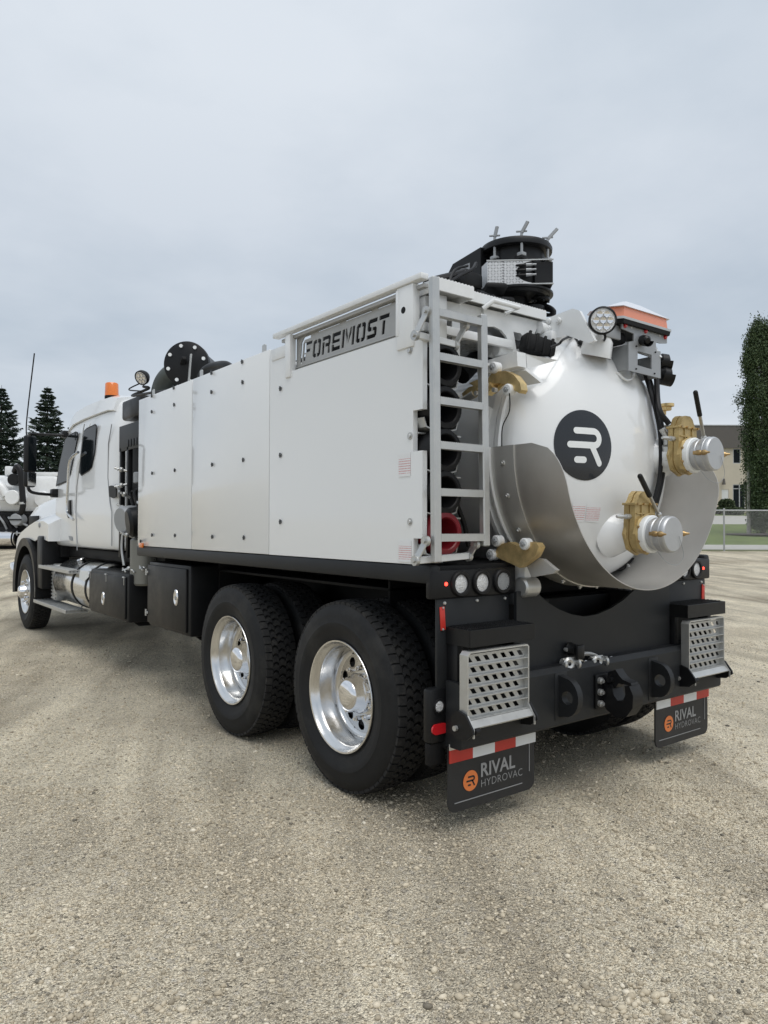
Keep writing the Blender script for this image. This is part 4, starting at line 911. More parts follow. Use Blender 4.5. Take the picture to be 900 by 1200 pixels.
# right-hand clamp seen beyond the door
g = G(); c_ = onX(778.5, 479, .74); g.box(c_-Vector((.03, .04, .015)), c_+Vector((.03, .03, .02)), .010); g.cyl(c_-Vector((0, 0, .04)), c_+Vector((0, 0, .03)), .012, n=10); g.obj('door_clamp', ZINC, T); g = G(); g.ring(c_+Vector((0, -.02, .012)), c_+Vector((0, -.02, .03)), .045, .028, 20); g.obj('clamp_ring', ZINC, T)
# clamp lugs and gussets, white
def gusset(px, X, wv, nm='gusset', m_=WHITE2): g = G(); g.prism2([onX(*q, X) for q in px], Vector(wv)); return g.obj(nm, m_, T, 0)
gusset([(569, 428), (616, 414), (617, 431), (596, 436), (570, 442)], -.70, (-.07, 0, 0), 'clamp_lug')
g = G(); g.prism2([onY(616.5, 415, -.90), onY(654, 422, -.98), onY(640, 426, -.94), onY(618, 432, -.90)], Vector((0, .04, 0))); g.obj('gusset', WHITE2, T, 0)
g = G(); g.prism2([onY(617, 431, -.92), onY(637, 447, -.955), onY(634, 448.5, -.955), onY(616, 434, -.92)], Vector((0, .12, 0))); g.obj('gusset', WHITE2, T, 0)
g = G(); 
for q in ((577, 412), (585.5, 411)): p = onX(*q, -.66); g.cyl(p+Vector((.05, 0, 0)), p-Vector((.03, 0, 0)), .035, n=18, bev=.006)
g.obj('hinge_boss', WHITE2, T)
gusset([(640, 655), (656, 668), (652, 672), (627, 676), (622, 664), (622, 652)], -.66, (-.03, 0, 0), 'shroud_bracket', STEELB)
gusset([(604, 652), (622, 652), (622, 686), (606, 690)], -.62, (-.05, 0, 0), 'tank_saddle', WHITE2)
g = G(); p = onX(615, 688, -.66); g.cyl(p+Vector((.08, 0, 0)), p-Vector((.04, 0, 0)), .055, n=20, bev=.01); g.obj('tank_pivot', ALU, T)
# ---------------------------------------------------------------- door hinge plates at the top of the tank
for s_ in (-1, 1):
    X = s_*.32; g = G(); pl = [(622, 398), (625.5, 379), (671, 361.5), (679, 364), (697, 399), (690, 402), (664, 393), (640, 399), (626, 402)]
    P = [onX(*q, -.32) for q in pl]
    for p in P: p.x = X
    g.prism2(P, Vector((.022, 0, 0))); hg = g.obj('hinge_plate', WHITE, T, 0)
    for q in ((629, 380), (643.5, 376.5), (629.5, 390), (643.5, 385), (655.5, 376)):
        p = onX(*q, -.32); p.x = X; g = G(); g.cyl(p, p-Vector((.014, 0, 0)), .019, n=14, bev=.004); g.cyl(p-Vector((.014, 0, 0)), p-Vector((.02, 0, 0)), .010, n=6); g.obj('hinge_bolt', WHITE2, hg)
g = G(); g.cyl((-.38, -.72, 2.72), (.38, -.72, 2.72), .035, n=20); g.obj('hinge_pin', WHITE2, T)
g = G(); pts = [dome_ray(641, 399)+Vector((0, -.005, .02)), dome_ray(658, 391.5)+Vector((0, -.0, .02)), dome_ray(676, 388)+Vector((0, 0, .01))]; g.tube(pts, .02, 10); g.obj('hinge_rib', WHITE, T)
g = G(); g.box((-.36, -.80, 2.62), (.36, -.66, 2.70), .02); g.obj('hinge_beam', WHITE, T)
# ---------------------------------------------------------------- light bar bracket above the door
YB = -1.06
def PB(x, y): return onY(x, y, YB)
def plateY(px, nm, m_, holes=(), th=.004, parent=None, Y=YB):
    f_ = lambda L_: [(onY(*q, Y).x, onY(*q, Y).z) for q in L_]
    g = holed_plate(f_(px), [f_(h) for h in holes], (0, Y, 0), U_X, U_Z, th); return g.obj(nm, m_, parent or T, 0)
LBK = plateY([(728, 377), (781, 391), (781, 402.5), (773.5, 402.5), (768, 401), (768, 411), (773.5, 412), (773.5, 443.5), (736, 434), (736, 401), (742, 400), (742, 391), (728, 385)], 'lightbar_bracket', GREYP, [[(746.5, 411.5), (763, 416), (763, 433), (746.5, 428)]])
g = G(); a = PB(728, 377); b = PB(781, 391); g.prism2([a+Vector((0, .0, .0)), b, b+Vector((0, .24, .0)), a+Vector((0, .24, 0))], Vector((0, 0, .006))); g.obj('lightbar_shelf', GREYP, T, 0)
for q in ((731.5, 382), (755.5, 388.5), (778.5, 395.5)): g = G(); p = PB(*q); g.lathe([(1e-4, .018), (.010, .015), (.014, .006), (.015, 0)], p, (0, -1, 0), 14); g.obj('red_marker', REDL, LBK)
for q in ((739.3, 383.5), (772.5, 393.2)): g = G(); p = PB(*q); g.lathe([(1e-4, .008), (.008, .006), (.010, 0)], p, (0, -1, 0), 10); g.obj('bracket_bolt', ALU, LBK)
for q in ((744.5, 406), (767, 413), (744.5, 432.5), (766, 438)): g = G(); p = PB(*q); g.cyl(p+Vector((0, -.004, 0)), p+Vector((0, -.010, 0)), .005, n=8); g.obj('bracket_bolt', BLACKM, LBK)
# arm carrying the bracket, standing on the door
g = G(); g.box((.020, -1.055, 2.47), (.032, -.80, 2.62), .003); g.obj('bracket_arm', GREYP, T); g = G(); g.box((.325, -1.055, 2.46), (.337, -.80, 2.60), .003); g.obj('bracket_arm', GREYP, T)
g = G(); g.tube([dome_ray(737, 420)+Vector((0, -.01, 0)), dome_ray(739, 440)+Vector((0, -.025, 0)), dome_ray(731, 446)+Vector((0, -.02, 0)), dome_ray(722, 436)], .008, 8); g.obj('bracket_loop', WHITE, T)
g = G(); c_ = Vector((-.14, -.97, 2.66)); g.lathe([(1e-4, .03), (.05, .02), (.085, -.03), (.095, -.12)], c_, (0, -.3, 1), 24); g.obj('sensor_boss', WHITE, T)
# beacon bar: amber band under a clear lid, on a black base
def lightbar():
    A = PB(717, 383); B_ = PB(780, 394); lb = empty('light_bar', None, None, (0, 0, 0), T); x0, x1 = -.13, .43; y0, y1 = -1.09, -.83
    def z_at(x): return 2.735+.03*(x-x0)
    pl = [(x0+.05, y0), (x1-.03, y0), (x1, y0+.05), (x1, y1-.05), (x1-.03, y1), (x0+.05, y1), (x0, y1-.06), (x0, y0+.07)]
    def sh(g, z0, z1, s0=1., s1=1.):
        cx, cy = (x0+x1)/2, (y0+y1)/2; n = len(pl)
        vs = [Vector((cx+(a-cx)*s0, cy+(b-cy)*s0, z0)) for a, b in pl]+[Vector((cx+(a-cx)*s1, cy+(b-cy)*s1, z1)) for a, b in pl]
        return g.add(vs, [tuple(range(n)), tuple(range(2*n-1, n-1, -1))]+[(i, i+n, (i+1) % n+n, (i+1) % n) for i in range(n)])
    sh(G(), 2.722, 2.745, .98, 1.0).obj('base', BLACKM, lb, 0); sh(G(), 2.7455, 2.76, 1.02, 1.02).obj('rim', ALU, lb, 0)
    sh(G(), 2.7605, 2.822, .93, .90).obj('amber_band', AMBERC, lb, 0); sh(G(), 2.8225, 2.895, .985, .30).obj('lid', mat('clear_lid', (.66, .68, .73), .2, spec=.6), lb, 0)
    sh(G(), 2.7605, 2.822, .985, .985)
    return lb
lightbar()
def work_lamp(c, d, r, nm='work_lamp', dep=.05):
    o = empty(nm, None, None, (0, 0, 0), T); d = Vector(d).normalized(); g = G(); g.lathe([(1e-4, -dep), (r*.7, -dep), (r*.92, -dep*.6), (r, -dep*.4), (r, .004), (r*.88, .008), (r*.86, 0)], c, d, 30); g.obj('housing', BLACK, o)
    g = G(); g.lathe([(1e-4, .002), (r*.86, .002)], c, d, 30); g.obj('lens', LENS, o); f_, u, v = frame_of(d); g = G()
    for k in range(7):
        a = 2*math.pi*k/6; q = Vector(c)+(u*math.cos(a)+v*math.sin(a))*(r*.5 if k < 6 else 0); g.lathe([(r*.24, .003), (r*.22, .010), (r*.1, .006), (1e-4, .006)], q, d, 12)
    g.obj('led_cups', CHROME, o, kind='stuff'); return o
c_ = onY(706.5, 375.5, -1.08); work_lamp(c_, (-.62, -.74, -.12), .078)
g = G(); p = c_+Vector((.04, .05, -.02)); g.bar(p, p+Vector((.06, .02, .015)), .03, .02, .004); g.box(PB(714, 389)+Vector((0, .02, -.02)), PB(731, 384)+Vector((0, .05, .012)), .003); g.obj('lamp_bracket', GREYP, T)
g = G(); c0 = PB(730, 392); g.box(c0+Vector((-.13, .03, -.04)), c0+Vector((.09, .16, .03)), .025); g.obj('junction_box', BLACKM, T)
# cameras
def camera_unit(px, Y, r, d, nm='rear_camera'):
    c = onY(*px, Y); o = G(); d = Vector(d).normalized(); o.lathe([(1e-4, -.07), (r*.7, -.065), (r, -.04), (r*.95, .0), (r*.55, .012), (1e-4, .012)], c, d, 18); b = o.obj(nm, BLACK, T)
    g = G(); f_, u, v = frame_of(d); g.lathe([(r*1.08, -.05), (r*1.15, .02)], c, d, 14, math.pi*.0, math.pi); g.obj('hood', BLACK, b); return b
camera_unit((758, 399), YB-.05, .03, (-.35, -.9, -.3)); camera_unit((782, 425), -.96, .055, (.75, -.65, -.1)); camera_unit((784, 441), -.98, .055, (.8, -.6, -.15))
g = G(); g.box(onY(766, 430, -.98), onY(776, 444, -.98)+Vector((0, .04, 0)), .005); g.obj('camera_mount', BLACKM, T)
# flood lamp in black at the hinge and its lead
c_ = onX(630, 406, -.47); g = G(); g.box((-.10, -.045, -.05), (.10, .045, .05), .018, Matrix.Translation(c_) @ Matrix.Rotation(R(14), 4, 'Y') @ Matrix.Rotation(R(-18), 4, 'Z'))
for k in range(4): g.box((-.09+k*.05, -.05, -.055), (-.075+k*.05, -.035, .055), .003, Matrix.Translation(c_) @ Matrix.Rotation(R(14), 4, 'Y') @ Matrix.Rotation(R(-18), 4, 'Z'))
g.obj('flood_lamp', BLACKM, T)
g = G(); g.tube([onY(645, 407, -1.0), onY(655, 403, -1.01), onY(660, 398, -1.0), dome_ray(668, 397)+Vector((0, -.02, .01)), dome_ray(678, 405)+Vector((0, -.012, .01)), dome_ray(688, 412)+Vector((0, -.02, .01)), dome_ray(700, 408)+Vector((0, -.02, .02)), onY(709, 397, -1.06), onY(708, 388, -1.05)], .007, 8); g.obj('lamp_lead', HOSE, T)
g = G(); a = dome_ray(676, 403)+Vector((0, -.018, .01)); b = dome_ray(687, 411.5)+Vector((0, -.022, .01)); g.tube([a, b], .016, 10); g.obj('lead_connector', HOSE, T)
g = G(); a = dome_ray(687, 411.5)+Vector((0, -.022, .01)); g.tube([a, a+Vector((.03, 0, -.012))], .013, 10); g.obj('lead_plug', REDL, T)
# hoses running down the right edge of the door
for off, r in ((0, .019), (.035, .012), (.055, .010)):
    g = G(); P = [(754, 432), (760, 452), (768, 480), (773, 505), (774.5, 530), (773, 558), (767, 585), (760, 606)]
    g.tube([dome_ray(x-3-off*90, y)+Vector((.01, -.025-off*.2, 0)) for x, y in P], r, 10); g.obj('hose', HOSE, T)
g = G(); g.tube([dome_ray(757, 440)+Vector((.02, -.06, 0)), onY(772, 478, -1.08), onY(784, 497, -1.12)], .017, 10); g.obj('hose', HOSE, T)
g = G(); p = onY(781, 512, -1.1); g.tube([p+Vector((-.02, .02, .05)), p, p+Vector((.0, 0, -.05))], .02, 10); g.box(p+Vector((-.02, -.02, -.15)), p+Vector((.03, .03, -.06)), .006); g.obj('hose_fitting', ALU, T)
# ---------------------------------------------------------------- rear frame: light boxes, plates, bumper
def round_lamp(x, z, y, r, grid=False):
    o = empty('rear_lamp', None, None, (0, 0, 0), T); g = G(); g.lathe([(r*.80, .004), (r*.84, .016), (r*1.05, .016), (r*1.14, .010), (r*1.16, 0)], (x, y, z), (0, -1, 0), 32); g.obj('grommet', HOSE, o)
    g = G(); g.lathe([(1e-4, .010), (r*.5, .009), (r*.82, .004)], (x, y, z), (0, -1, 0), 32); g.obj('lens', LENS, o)
    if grid:
        g = G()
        for k in range(-4, 5):
            h = math.sqrt(max(0, .8**2-(k*.17)**2))*r; g.box((x+k*.17*r-.0016, y-.0125, z-h), (x+k*.17*r+.0016, y-.0105, z+h)); g.box((x-h, y-.0122, z+k*.17*r-.0012), (x+h, y-.0105, z+k*.17*r+.0012))
        g.obj('lens_grid', GREYP, o, kind='stuff')
for s_ in (-1, 1):
    g = G(); a, b = sorted((s_*1.309, s_*.700)); pl = [(a, 1.187), (b, 1.187), (b, 1.336), (a, 1.318)] if s_ < 0 else [(a, 1.187), (b, 1.187), (b, 1.318), (a, 1.336)]
    g.box((a, -.835, 1.187), (b, -.785, 1.332), .012); g.obj('light_box', BLACK, T)
    for x, gr in ((1.118, False), (.966, False), (.812, True)): round_lamp(s_*x, 1.259, -.836, .058, gr)
    g = G(); g.lathe([(1e-4, .006), (.009, .004), (.010, 0)], (s_*1.215, -.836, 1.262), (0, -1, 0), 12); g.obj('marker_led', LEDR, T)
    # plate beneath the light box, leaning
    g = G(); a, b = sorted((s_*1.262, s_*.742)); g.box((a, -.822, .62), (b, -.806, 1.186), .003); lp = g.obj('lamp_plate', CHARC, T)
    for x in (1.213, .985, .775): g = G(); g.lathe([(1e-4, .007), (.007, .006), (.010, 0)], (s_*x, -.823, 1.165), (0, -1, 0), 10); g.obj('plate_screw', ALU, lp)
    g = G(); a, b = sorted((s_*1.246, s_*1.212)); g.box((a, -.829, 1.03), (b, -.8225, 1.148), .004, Matrix.Translation((s_*1.229, 0, 1.09)) @ Matrix.Rotation(R(s_*4), 4, 'Y') @ Matrix.Translation((-s_*1.229, 0, -1.09))); g.obj('red_reflector', REDR, T)
    for z in (1.035, 1.143): g = G(); g.lathe([(1e-4, .006), (.005, .005), (.006, 0)], (s_*1.229, -.829, z), (0, -1, 0), 8); g.obj('reflector_screw', ALU, lp)
# ---- main plate with the hollow for the tank
arc_ = []
for q in [(628, 690), (633, 698), (642, 706), (655, 714), (670, 720), (685, 722.5), (700, 720), (716, 713), (731, 703), (745, 690)]:
    p = onY(*q, -.87); arc_.append((p.x, p.z))
g = G(); g.prism([(-.735, .70), (.735, .70), (.735, 1.20)]+arc_[::-1]+[(-.60, 1.205), (-.735, 1.20)], (0, -.87, 0), U_X, U_Z, (0, .02, 0)); g.obj('rear_plate', CHARC, T, 0)
g = G(); g.box((-.74, -.85, 1.13), (-.62, -.65, 1.19), .005); g.box((.62, -.85, 1.13), (.74, -.65, 1.19), .005)
g.obj('plate_stay', CHARC, T, kind='stuff')
YR = -.955
g = G(); pr = [(-.84, .455), (YR+.012, .455), (YR, .467), (YR, .752), (YR+.025, .78), (-.84, .78)]; g.prism(pr, (-1.22, 0, 0), U_Y, U_Z, (2.44, 0, 0)); BU = g.obj('bumper_beam', CHARC, T, 0)
g = G(); g.box((-1.22, -.84, .44), (1.22, -.66, .47), .004); g.obj('bumper_floor', BLACKM, T)
for q in ((657, 815), (765, 795)):        # tow lugs
    c_ = onY(*q, YR); x = c_.x; lp_ = [(0, -.115)]+[(.045+.09*math.cos(t), .0+.105*math.sin(t)) for t in np.linspace(-math.pi/2, math.pi/2, 12)]+[(0, .115)]
    g = holed_plate(lp_, [circ_pts(.062, 0, .037, 18)], (x, YR, c_.z), Vector((0, -1, 0)), U_Z, .021); g.obj('tow_lug', CHARC, BU, 40); g = G(); g.box((x-.05, YR-.004, c_.z-.13), (x+.05, YR, c_.z+.13), .003); g.obj('lug_base', CHARC, BU)
# pintle hook
def pintle():
    c_ = onY(708, 808, YR); x, z = c_.x, c_.z; o = empty('pintle_hook', None, None, (0, 0, 0), T)
    g = G(); g.box((x-.10, YR-.022, z-.10), (x+.09, YR, z+.10), .02); g.obj('base_plate', BLACK, o)
    g = G()
    for dz in (-.065, 0, .065):
        for dx in (-.075, .07): g.cyl((x+dx, YR-.022, z+dz), (x+dx, YR-.04, z+dz), .019, n=10); g.cyl((x+dx, YR-.04, z+dz), (x+dx, YR-.052, z+dz), .011, n=8)
    g.obj('hook_bolts', ALU, o, kind='stuff')
    g = G(); prof = [(-.02, .05), (-.08, .05), (-.10, -.01), (-.125, -.035), (-.16, -.03), (-.175, .01), (-.17, .055), (-.20, .06), (-.225, .01), (-.22, -.06), (-.18, -.115), (-.11, -.13), (-.05, -.10), (-.02, -.06)]
    g.prism([(a, b) for a, b in prof], (x-.048, YR, z), U_Y, U_Z, (.096, 0, 0)); g.obj('hook', BLACK, o, 40)
    g = G(); prof = [(-.04, .05), (-.05, .11), (-.10, .135), (-.13, .10), (-.15, .085), (-.20, .075), (-.205, .062), (-.12, .06), (-.10, .03), (-.08, .04)]
    g.prism(prof, (x-.034, YR, z), U_Y, U_Z, (.068, 0, 0)); g.cyl((x-.06, YR-.075, z+.075), (x+.06, YR-.075, z+.075), .017, n=12); g.obj('latch', BLACK, o, 40)
pintle()
# trailer sockets, gladhands and safety chain bits
Y0 = -.882
g = G(); c_ = onY(666.5, 760, Y0); g.lathe([(.036, 0), (.040, .012), (.034, .02), (.030, .055), (1e-4, .055)], c_, (0, -1, 0), 18); so_ = g.obj('trailer_socket', BLACK, T); g = G(); g.box(c_+Vector((-.02, -.08, -.055)), c_+Vector((.045, -.055, .028)), .01); g.obj('socket_lid', BLACK, so_); g = G(); g.cyl(c_+Vector((-.04, -.004, .0)), c_+Vector((-.04, -.02, 0)), .011, n=8); g.obj('socket_screw', ALU, so_)
def gladhand(x, y, s_=1):
    c_ = onY(x, y, Y0-.03); o = G(); o.lathe([(.012, .03), (.016, .012), (.030, .010), (.036, .014), (.037, .026), (.024, .034), (.012, .03)], c_, (-.3, -1, .1), 18); o.cyl(c_+Vector((0, .03, 0)), c_, .026, n=14); o.bar(c_+Vector((-.05, -.01, .03)), c_+Vector((.05, -.015, .03)), .016, .010); o.ring(c_+Vector((.05*s_, -.03, 0)), c_+Vector((.062*s_, -.034, 0)), .03, .012, 14); o.tube([c_+Vector((0, .03, 0)), c_+Vector((.03*s_, -.01, .005)), c_+Vector((.085*s_, -.015, .004))], .017, 10); o.box(c_+Vector((-.045, -.03, -.014)), c_+Vector((-.02, 0, .014)), .005); return o.obj('air_coupling', ALU, T)
gladhand(664, 777.5); gladhand(697, 775)
g = G(); P = [onY(*q, Y0-.02) for q in ((679, 768), (686, 766), (694, 767), (700, 770), (707, 771), (714, 772), (721, 775))]; g.tube(P, .013, 8); g.tube([onY(*q, Y0-.02) for q in ((680, 784), (690, 786), (700, 788), (703, 784), (699, 778))], .006, 8); g.tube([onY(*q, Y0-.05) for q in ((676, 780), (680, 768), (690, 765.5), (700, 768), (705, 776))], .004, 6); g.ball(onY(720.5, 776, Y0-.02), .022, 10, 8); g.obj('coupling_fittings', ALU, T, kind='stuff')
ch_ = [onY(*q, Y0-.035) for q in ((676, 772), (684, 776), (692, 781), (700, 784), (706, 780), (712, 774), (719, 772))]
g = G()
for i, (a_, b_) in enumerate(zip(ch_, ch_[1:])):
    m_ = (a_+b_)/2; d_ = (b_-a_).normalized(); n_ = Vector((0, 1, 0)) if i % 2 else d_.cross(Vector((0, 1, 0))); s2 = d_.cross(n_).normalized(); g.tube([m_+d_*.032*math.cos(t)+s2*.015*math.sin(t) for t in np.linspace(0, 2*math.pi, 13)], .0055, 6, 2)
g.obj('chain', ALUP, T, kind='stuff')
# ---------------------------------------------------------------- step trays and fold-down steps
def step_unit(s_):
    g = G(); a, b = (.735, 1.205); lo, hi = (-b, -a) if s_ < 0 else (a, b); y0, y1 = -1.0, -.825; z0, z1 = .962, 1.045
    tr_ = G(); tr_.box((lo, y0, z0), (hi, y0+.008, z1), .002); tr_.box((lo, y0+.008, z0), (lo+.008, y1, z1)); tr_.box((hi-.008, y0+.008, z0), (hi, y1, z1)); tr_.box((lo+.008, y0+.008, z0), (hi-.008, y1, z0+.006)); t_ = tr_.obj('step_tray', BLACK, T, 0)
    g = G()
    for i in range(6): y = y0+.03+i*.027; g.prism(serrated(lo+.009, hi-.009, z1-.03, z1+.006, .016, .007), (0, y, 0), U_X, U_Z, (0, .005, 0))
    for k in range(1, 8): x = lo+(hi-lo)*k/8; g.box((x-.003, y0+.01, z1-.03), (x+.003, y1, z1-.012))
    g.obj('tray_grating', BLACK, t_, 0, kind='stuff')
    # struts down to the bumper
    for x in ((-1.178, -.77) if s_ < 0 else (1.178, .77)): g = G(); g.box((x-.02, -.90, .60), (x+.02, -.825, .962), .004); g.obj('tray_strut', BLACK, T)
    # folded step: frame, six slats with slots
    fo = empty('fold_step', None, None, (0, 0, 0), T); x0, x1 = (lo+.005, hi-.035); x0, x1 = (-1.235, -.795) if s_ < 0 else (.725, 1.165); yf = -1.012; zt, zb = .945, .585
    g = G(); th = .008
    fr = [(x0, zb+.02), (x0, zt-.018), (x0+.018, zt), (x1-.012, zt), (x1, zt-.012), (x1, zb+.03), (x1-th, zb+.03), (x1-th, zt-.014), (x1-.014, zt-th), (x0+.022, zt-th), (x0+th, zt-.022), (x0+th, zb+.02)]
    g.prism(fr, (0, yf, 0), U_X, U_Z, (0, .055, 0)); g.obj('frame', ALU, fo, 0)
    ns = 6; dz = (zt-zb-.05)/ns
    for i in range(ns):
        zl = zb+.035+i*dz; g = G(); n = 7; W_ = x1-x0-2*th; c_ = W_/n; off = (.0 if i % 2 else .5)*c_
        o = Vector((x0+th, yf+.030, zl)); hgt = dz-.004; lean = Vector((0, .016, 1)).normalized()
        vs = []; fs = []; xs = [0.]
        cells = [(k*c_-(c_-off if off else 0), (k+1)*c_-(c_-off if off else 0)) for k in range(n+2)]
        for a, b in cells:
            a2, b2 = max(0, a), min(W_, b)
            if b2-a2 < .005: continue
            R4 = [(a2, 0), (b2, 0), (b2, hgt), (a2, hgt)]
            if b2-a2 > c_*.8:
                sl = c_*.14; H4 = [(a+c_*.28+sl, hgt*.20), (a+c_*.84+sl*.5, hgt*.20), (a+c_*.72-sl, hgt*.74), (a+c_*.14-sl*.2, hgt*.74)]; k0 = len(vs); vs += R4+H4
                fs += [(k0+q, k0+(q+1) % 4, k0+(q+1) % 4+4, k0+q+4) for q in range(4)]
            else: k0 = len(vs); vs += R4; fs.append((k0, k0+1, k0+2, k0+3))
        g.add([o+U_X*p[0]+lean*p[1] for p in vs], fs)
        sl_ = g.obj('slat', ALU, fo, 0); md = sl_.modifiers.new('thick', 'SOLIDIFY'); md.thickness = .003
        g = G(); g.box((x0+th, yf+.001, zl-.004), (x1-th, yf+.044, zl-.0005), .001); g.obj('slat_lip', ALU, fo, 0)
    # hinge cheeks and roller
    for x, w_ in ((x0-.012, -1), (x1+.004, 1)):
        g = G(); ch_ = [(yf-.002, zb+.06), (yf+.05, zb+.075), (yf+.10, zb+.04), (yf+.11, zb-.04), (yf+.06, zb-.065), (yf-.01, zb-.055), (yf-.055, zb-.02), (yf-.05, zb+.0)]
        g.prism(ch_, (x-.004, 0, 0), U_Y, U_Z, (.012, 0, 0)); g.obj('hinge_cheek', BLACK, fo, 0)
        g = G(); g.cyl((x-.02, yf+.06, zb-.012), (x+.02, yf+.06, zb-.012), .013, n=10); g.obj('hinge_bolt', ALU, fo)
    for x in (x0, x1-th): g = G(); g.prism([(yf, zb+.03), (yf, zb+.055), (yf-.042, zb-.005), (yf-.042, zb-.045), (yf-.034, zb-.045), (yf-.034, zb-.002), (yf+.008, zb+.03)], (x, 0, 0), U_Y, U_Z, (th, 0, 0)); g.obj('frame_foot', ALU, fo, 0)
    g = G(); g.prism([(yf+.02, zb+.030), (yf-.005, zb+.030), (yf-.035, zb+.002), (yf-.030, zb-.005), (yf+.01, zb+.008), (yf+.02, zb+.012)], (x0+th, 0, 0), U_Y, U_Z, (x1-x0-2*th, 0, 0)); g.obj('bottom_tread', ALU, fo, 0)
    g = G(); g.cyl((x0+.02, yf-.022, zb-.018), (x0+.05, yf-.022, zb-.018), .020, n=14); g.obj('rubber_stop', HOSE, fo)
    # corner pod with round marker and red oval lamp
    a, b = sorted((s_*1.312, s_*1.19)); g = G(); g.box((a, -.83, .47), (b, -.765, .745), .02); pod = g.obj('corner_pod', BLACK, T)
    g = G(); g.box((a+.01, -.815, .36), (b-.01, -.775, .47), .004); g.obj('pod_foot', BLACKM, pod)
    g = G(); x = s_*1.256; g.lathe([(1e-4, .008), (.022, .007), (.027, .003), (.029, 0)], (x, -.831, .655), (0, -1, 0), 22); g.obj('round_lamp', LENS, pod); g = G(); g.lathe([(.028, .001), (.030, .008), (.038, .006), (.039, 0)], (x, -.831, .655), (0, -1, 0), 22); g.obj('lamp_ring', HOSE, pod)
    g = G(); ov = [(.028*math.cos(t)+(.024 if math.cos(t) > 0 else -.024), .026*math.sin(t)) for t in np.linspace(0, 2*math.pi, 25)[:-1]]; g.prism(ov, (x, -.831, .545), U_X, U_Z, (0, -.010, 0)); g.obj('red_oval_lamp', REDL, pod, 40)
step_unit(-1); step_unit(1)
# ---------------------------------------------------------------- mud flaps
def flap(s_):
    cx = s_*.901; hw = .318; z0, z1, y = .118, .468, -.86; r = .05
    pl = [(-hw, z1), (-hw, z0+r)]+[(-hw+r-r*math.cos(t), z0+r-r*math.sin(t)) for t in np.linspace(0, math.pi/2, 7)[1:]]+[(hw-r+r*math.sin(t), z0+r-r*math.cos(t)) for t in np.linspace(0, math.pi/2, 7)]+[(hw, z1)]
    g = G(); g.prism(pl, (cx, y, 0), U_X, U_Z, (0, .010, 0)); F_ = g.obj('mud_flap', mat('flap_rubber', (.016, .0165, .018), .55, noise=.15, dirt=((.07, .065, .055), .3)) if s_ < 0 else MATS['flap_rubber'], T, 0)
    g = G(); g.box((cx-hw+.04, y-.003, z0+.045), (cx+hw-.10, y, z0+.049)); g.box((cx+hw-.045, y-.003, z0+.10), (cx+hw-.041, y, z1-.08)); g.obj('flap_rib', GREYT, F_, 0)
    g = G(); g.box((cx-hw-.002, y-.012, .437), (cx+hw+.002, y-.004, .470), .002); g.obj('flap_bar', STEELB, F_)
    for k in range(4): g = G(); x = cx-hw+.06+k*(2*hw-.12)/3; g.lathe([(1e-4, .006), (.007, .005), (.010, 0)], (x, y-.012, .457), (0, -1, 0), 10); g.obj('bar_bolt', GREYP, F_)
    n = 4
    for k in range(n):
        a = cx-hw+2*hw*k/n; m_ = (REDR if (k % 2 == 0) else WHR) if s_ < 0 else (WHR if k % 2 == 0 else REDR)
        g = G(); g.box((a, y-.010, .372), (a+2*hw/n, y-.004, .4365)); g.obj('reflective_tape', m_, F_, 0)
    # printed badge and words
    u, v = U_X, U_Z; cl = Vector((cx-.168, y-.0028, .258)); g = G(); g.add([cl+u*.052*math.cos(t)+v*.052*math.sin(t) for t in np.linspace(0, 2*math.pi, 41)[:-1]], [tuple(range(40))]); g.obj('flap_badge', ORANGE, F_, 0)
    g = G()
    for vs, fs in logo_strokes(): g.add([cl+u*p.x*.05+v*p.y*.05+Vector((0, -.0012, 0)) for p in vs], fs)
    g.obj('badge_letter', INK, F_, 0)
    text_g('RIVAL', .098, (cx-.100, y-.003, .262), u, v, (0, 0, 0), .0022, 1.02).obj('flap_lettering', GREYT, F_, 0)
    text_g('HYDROVAC', .056, (cx-.098, y-.003, .208), u, v, (0, 0, 0), -.0006, 1.06).obj('flap_lettering', GREYT, F_, 0)
    g = G(); g.box((cx-hw, y+.0, .468), (cx+hw, y+.10, .50), .003); g.obj('flap_hanger', BLACK, T)
flap(-1); flap(1)
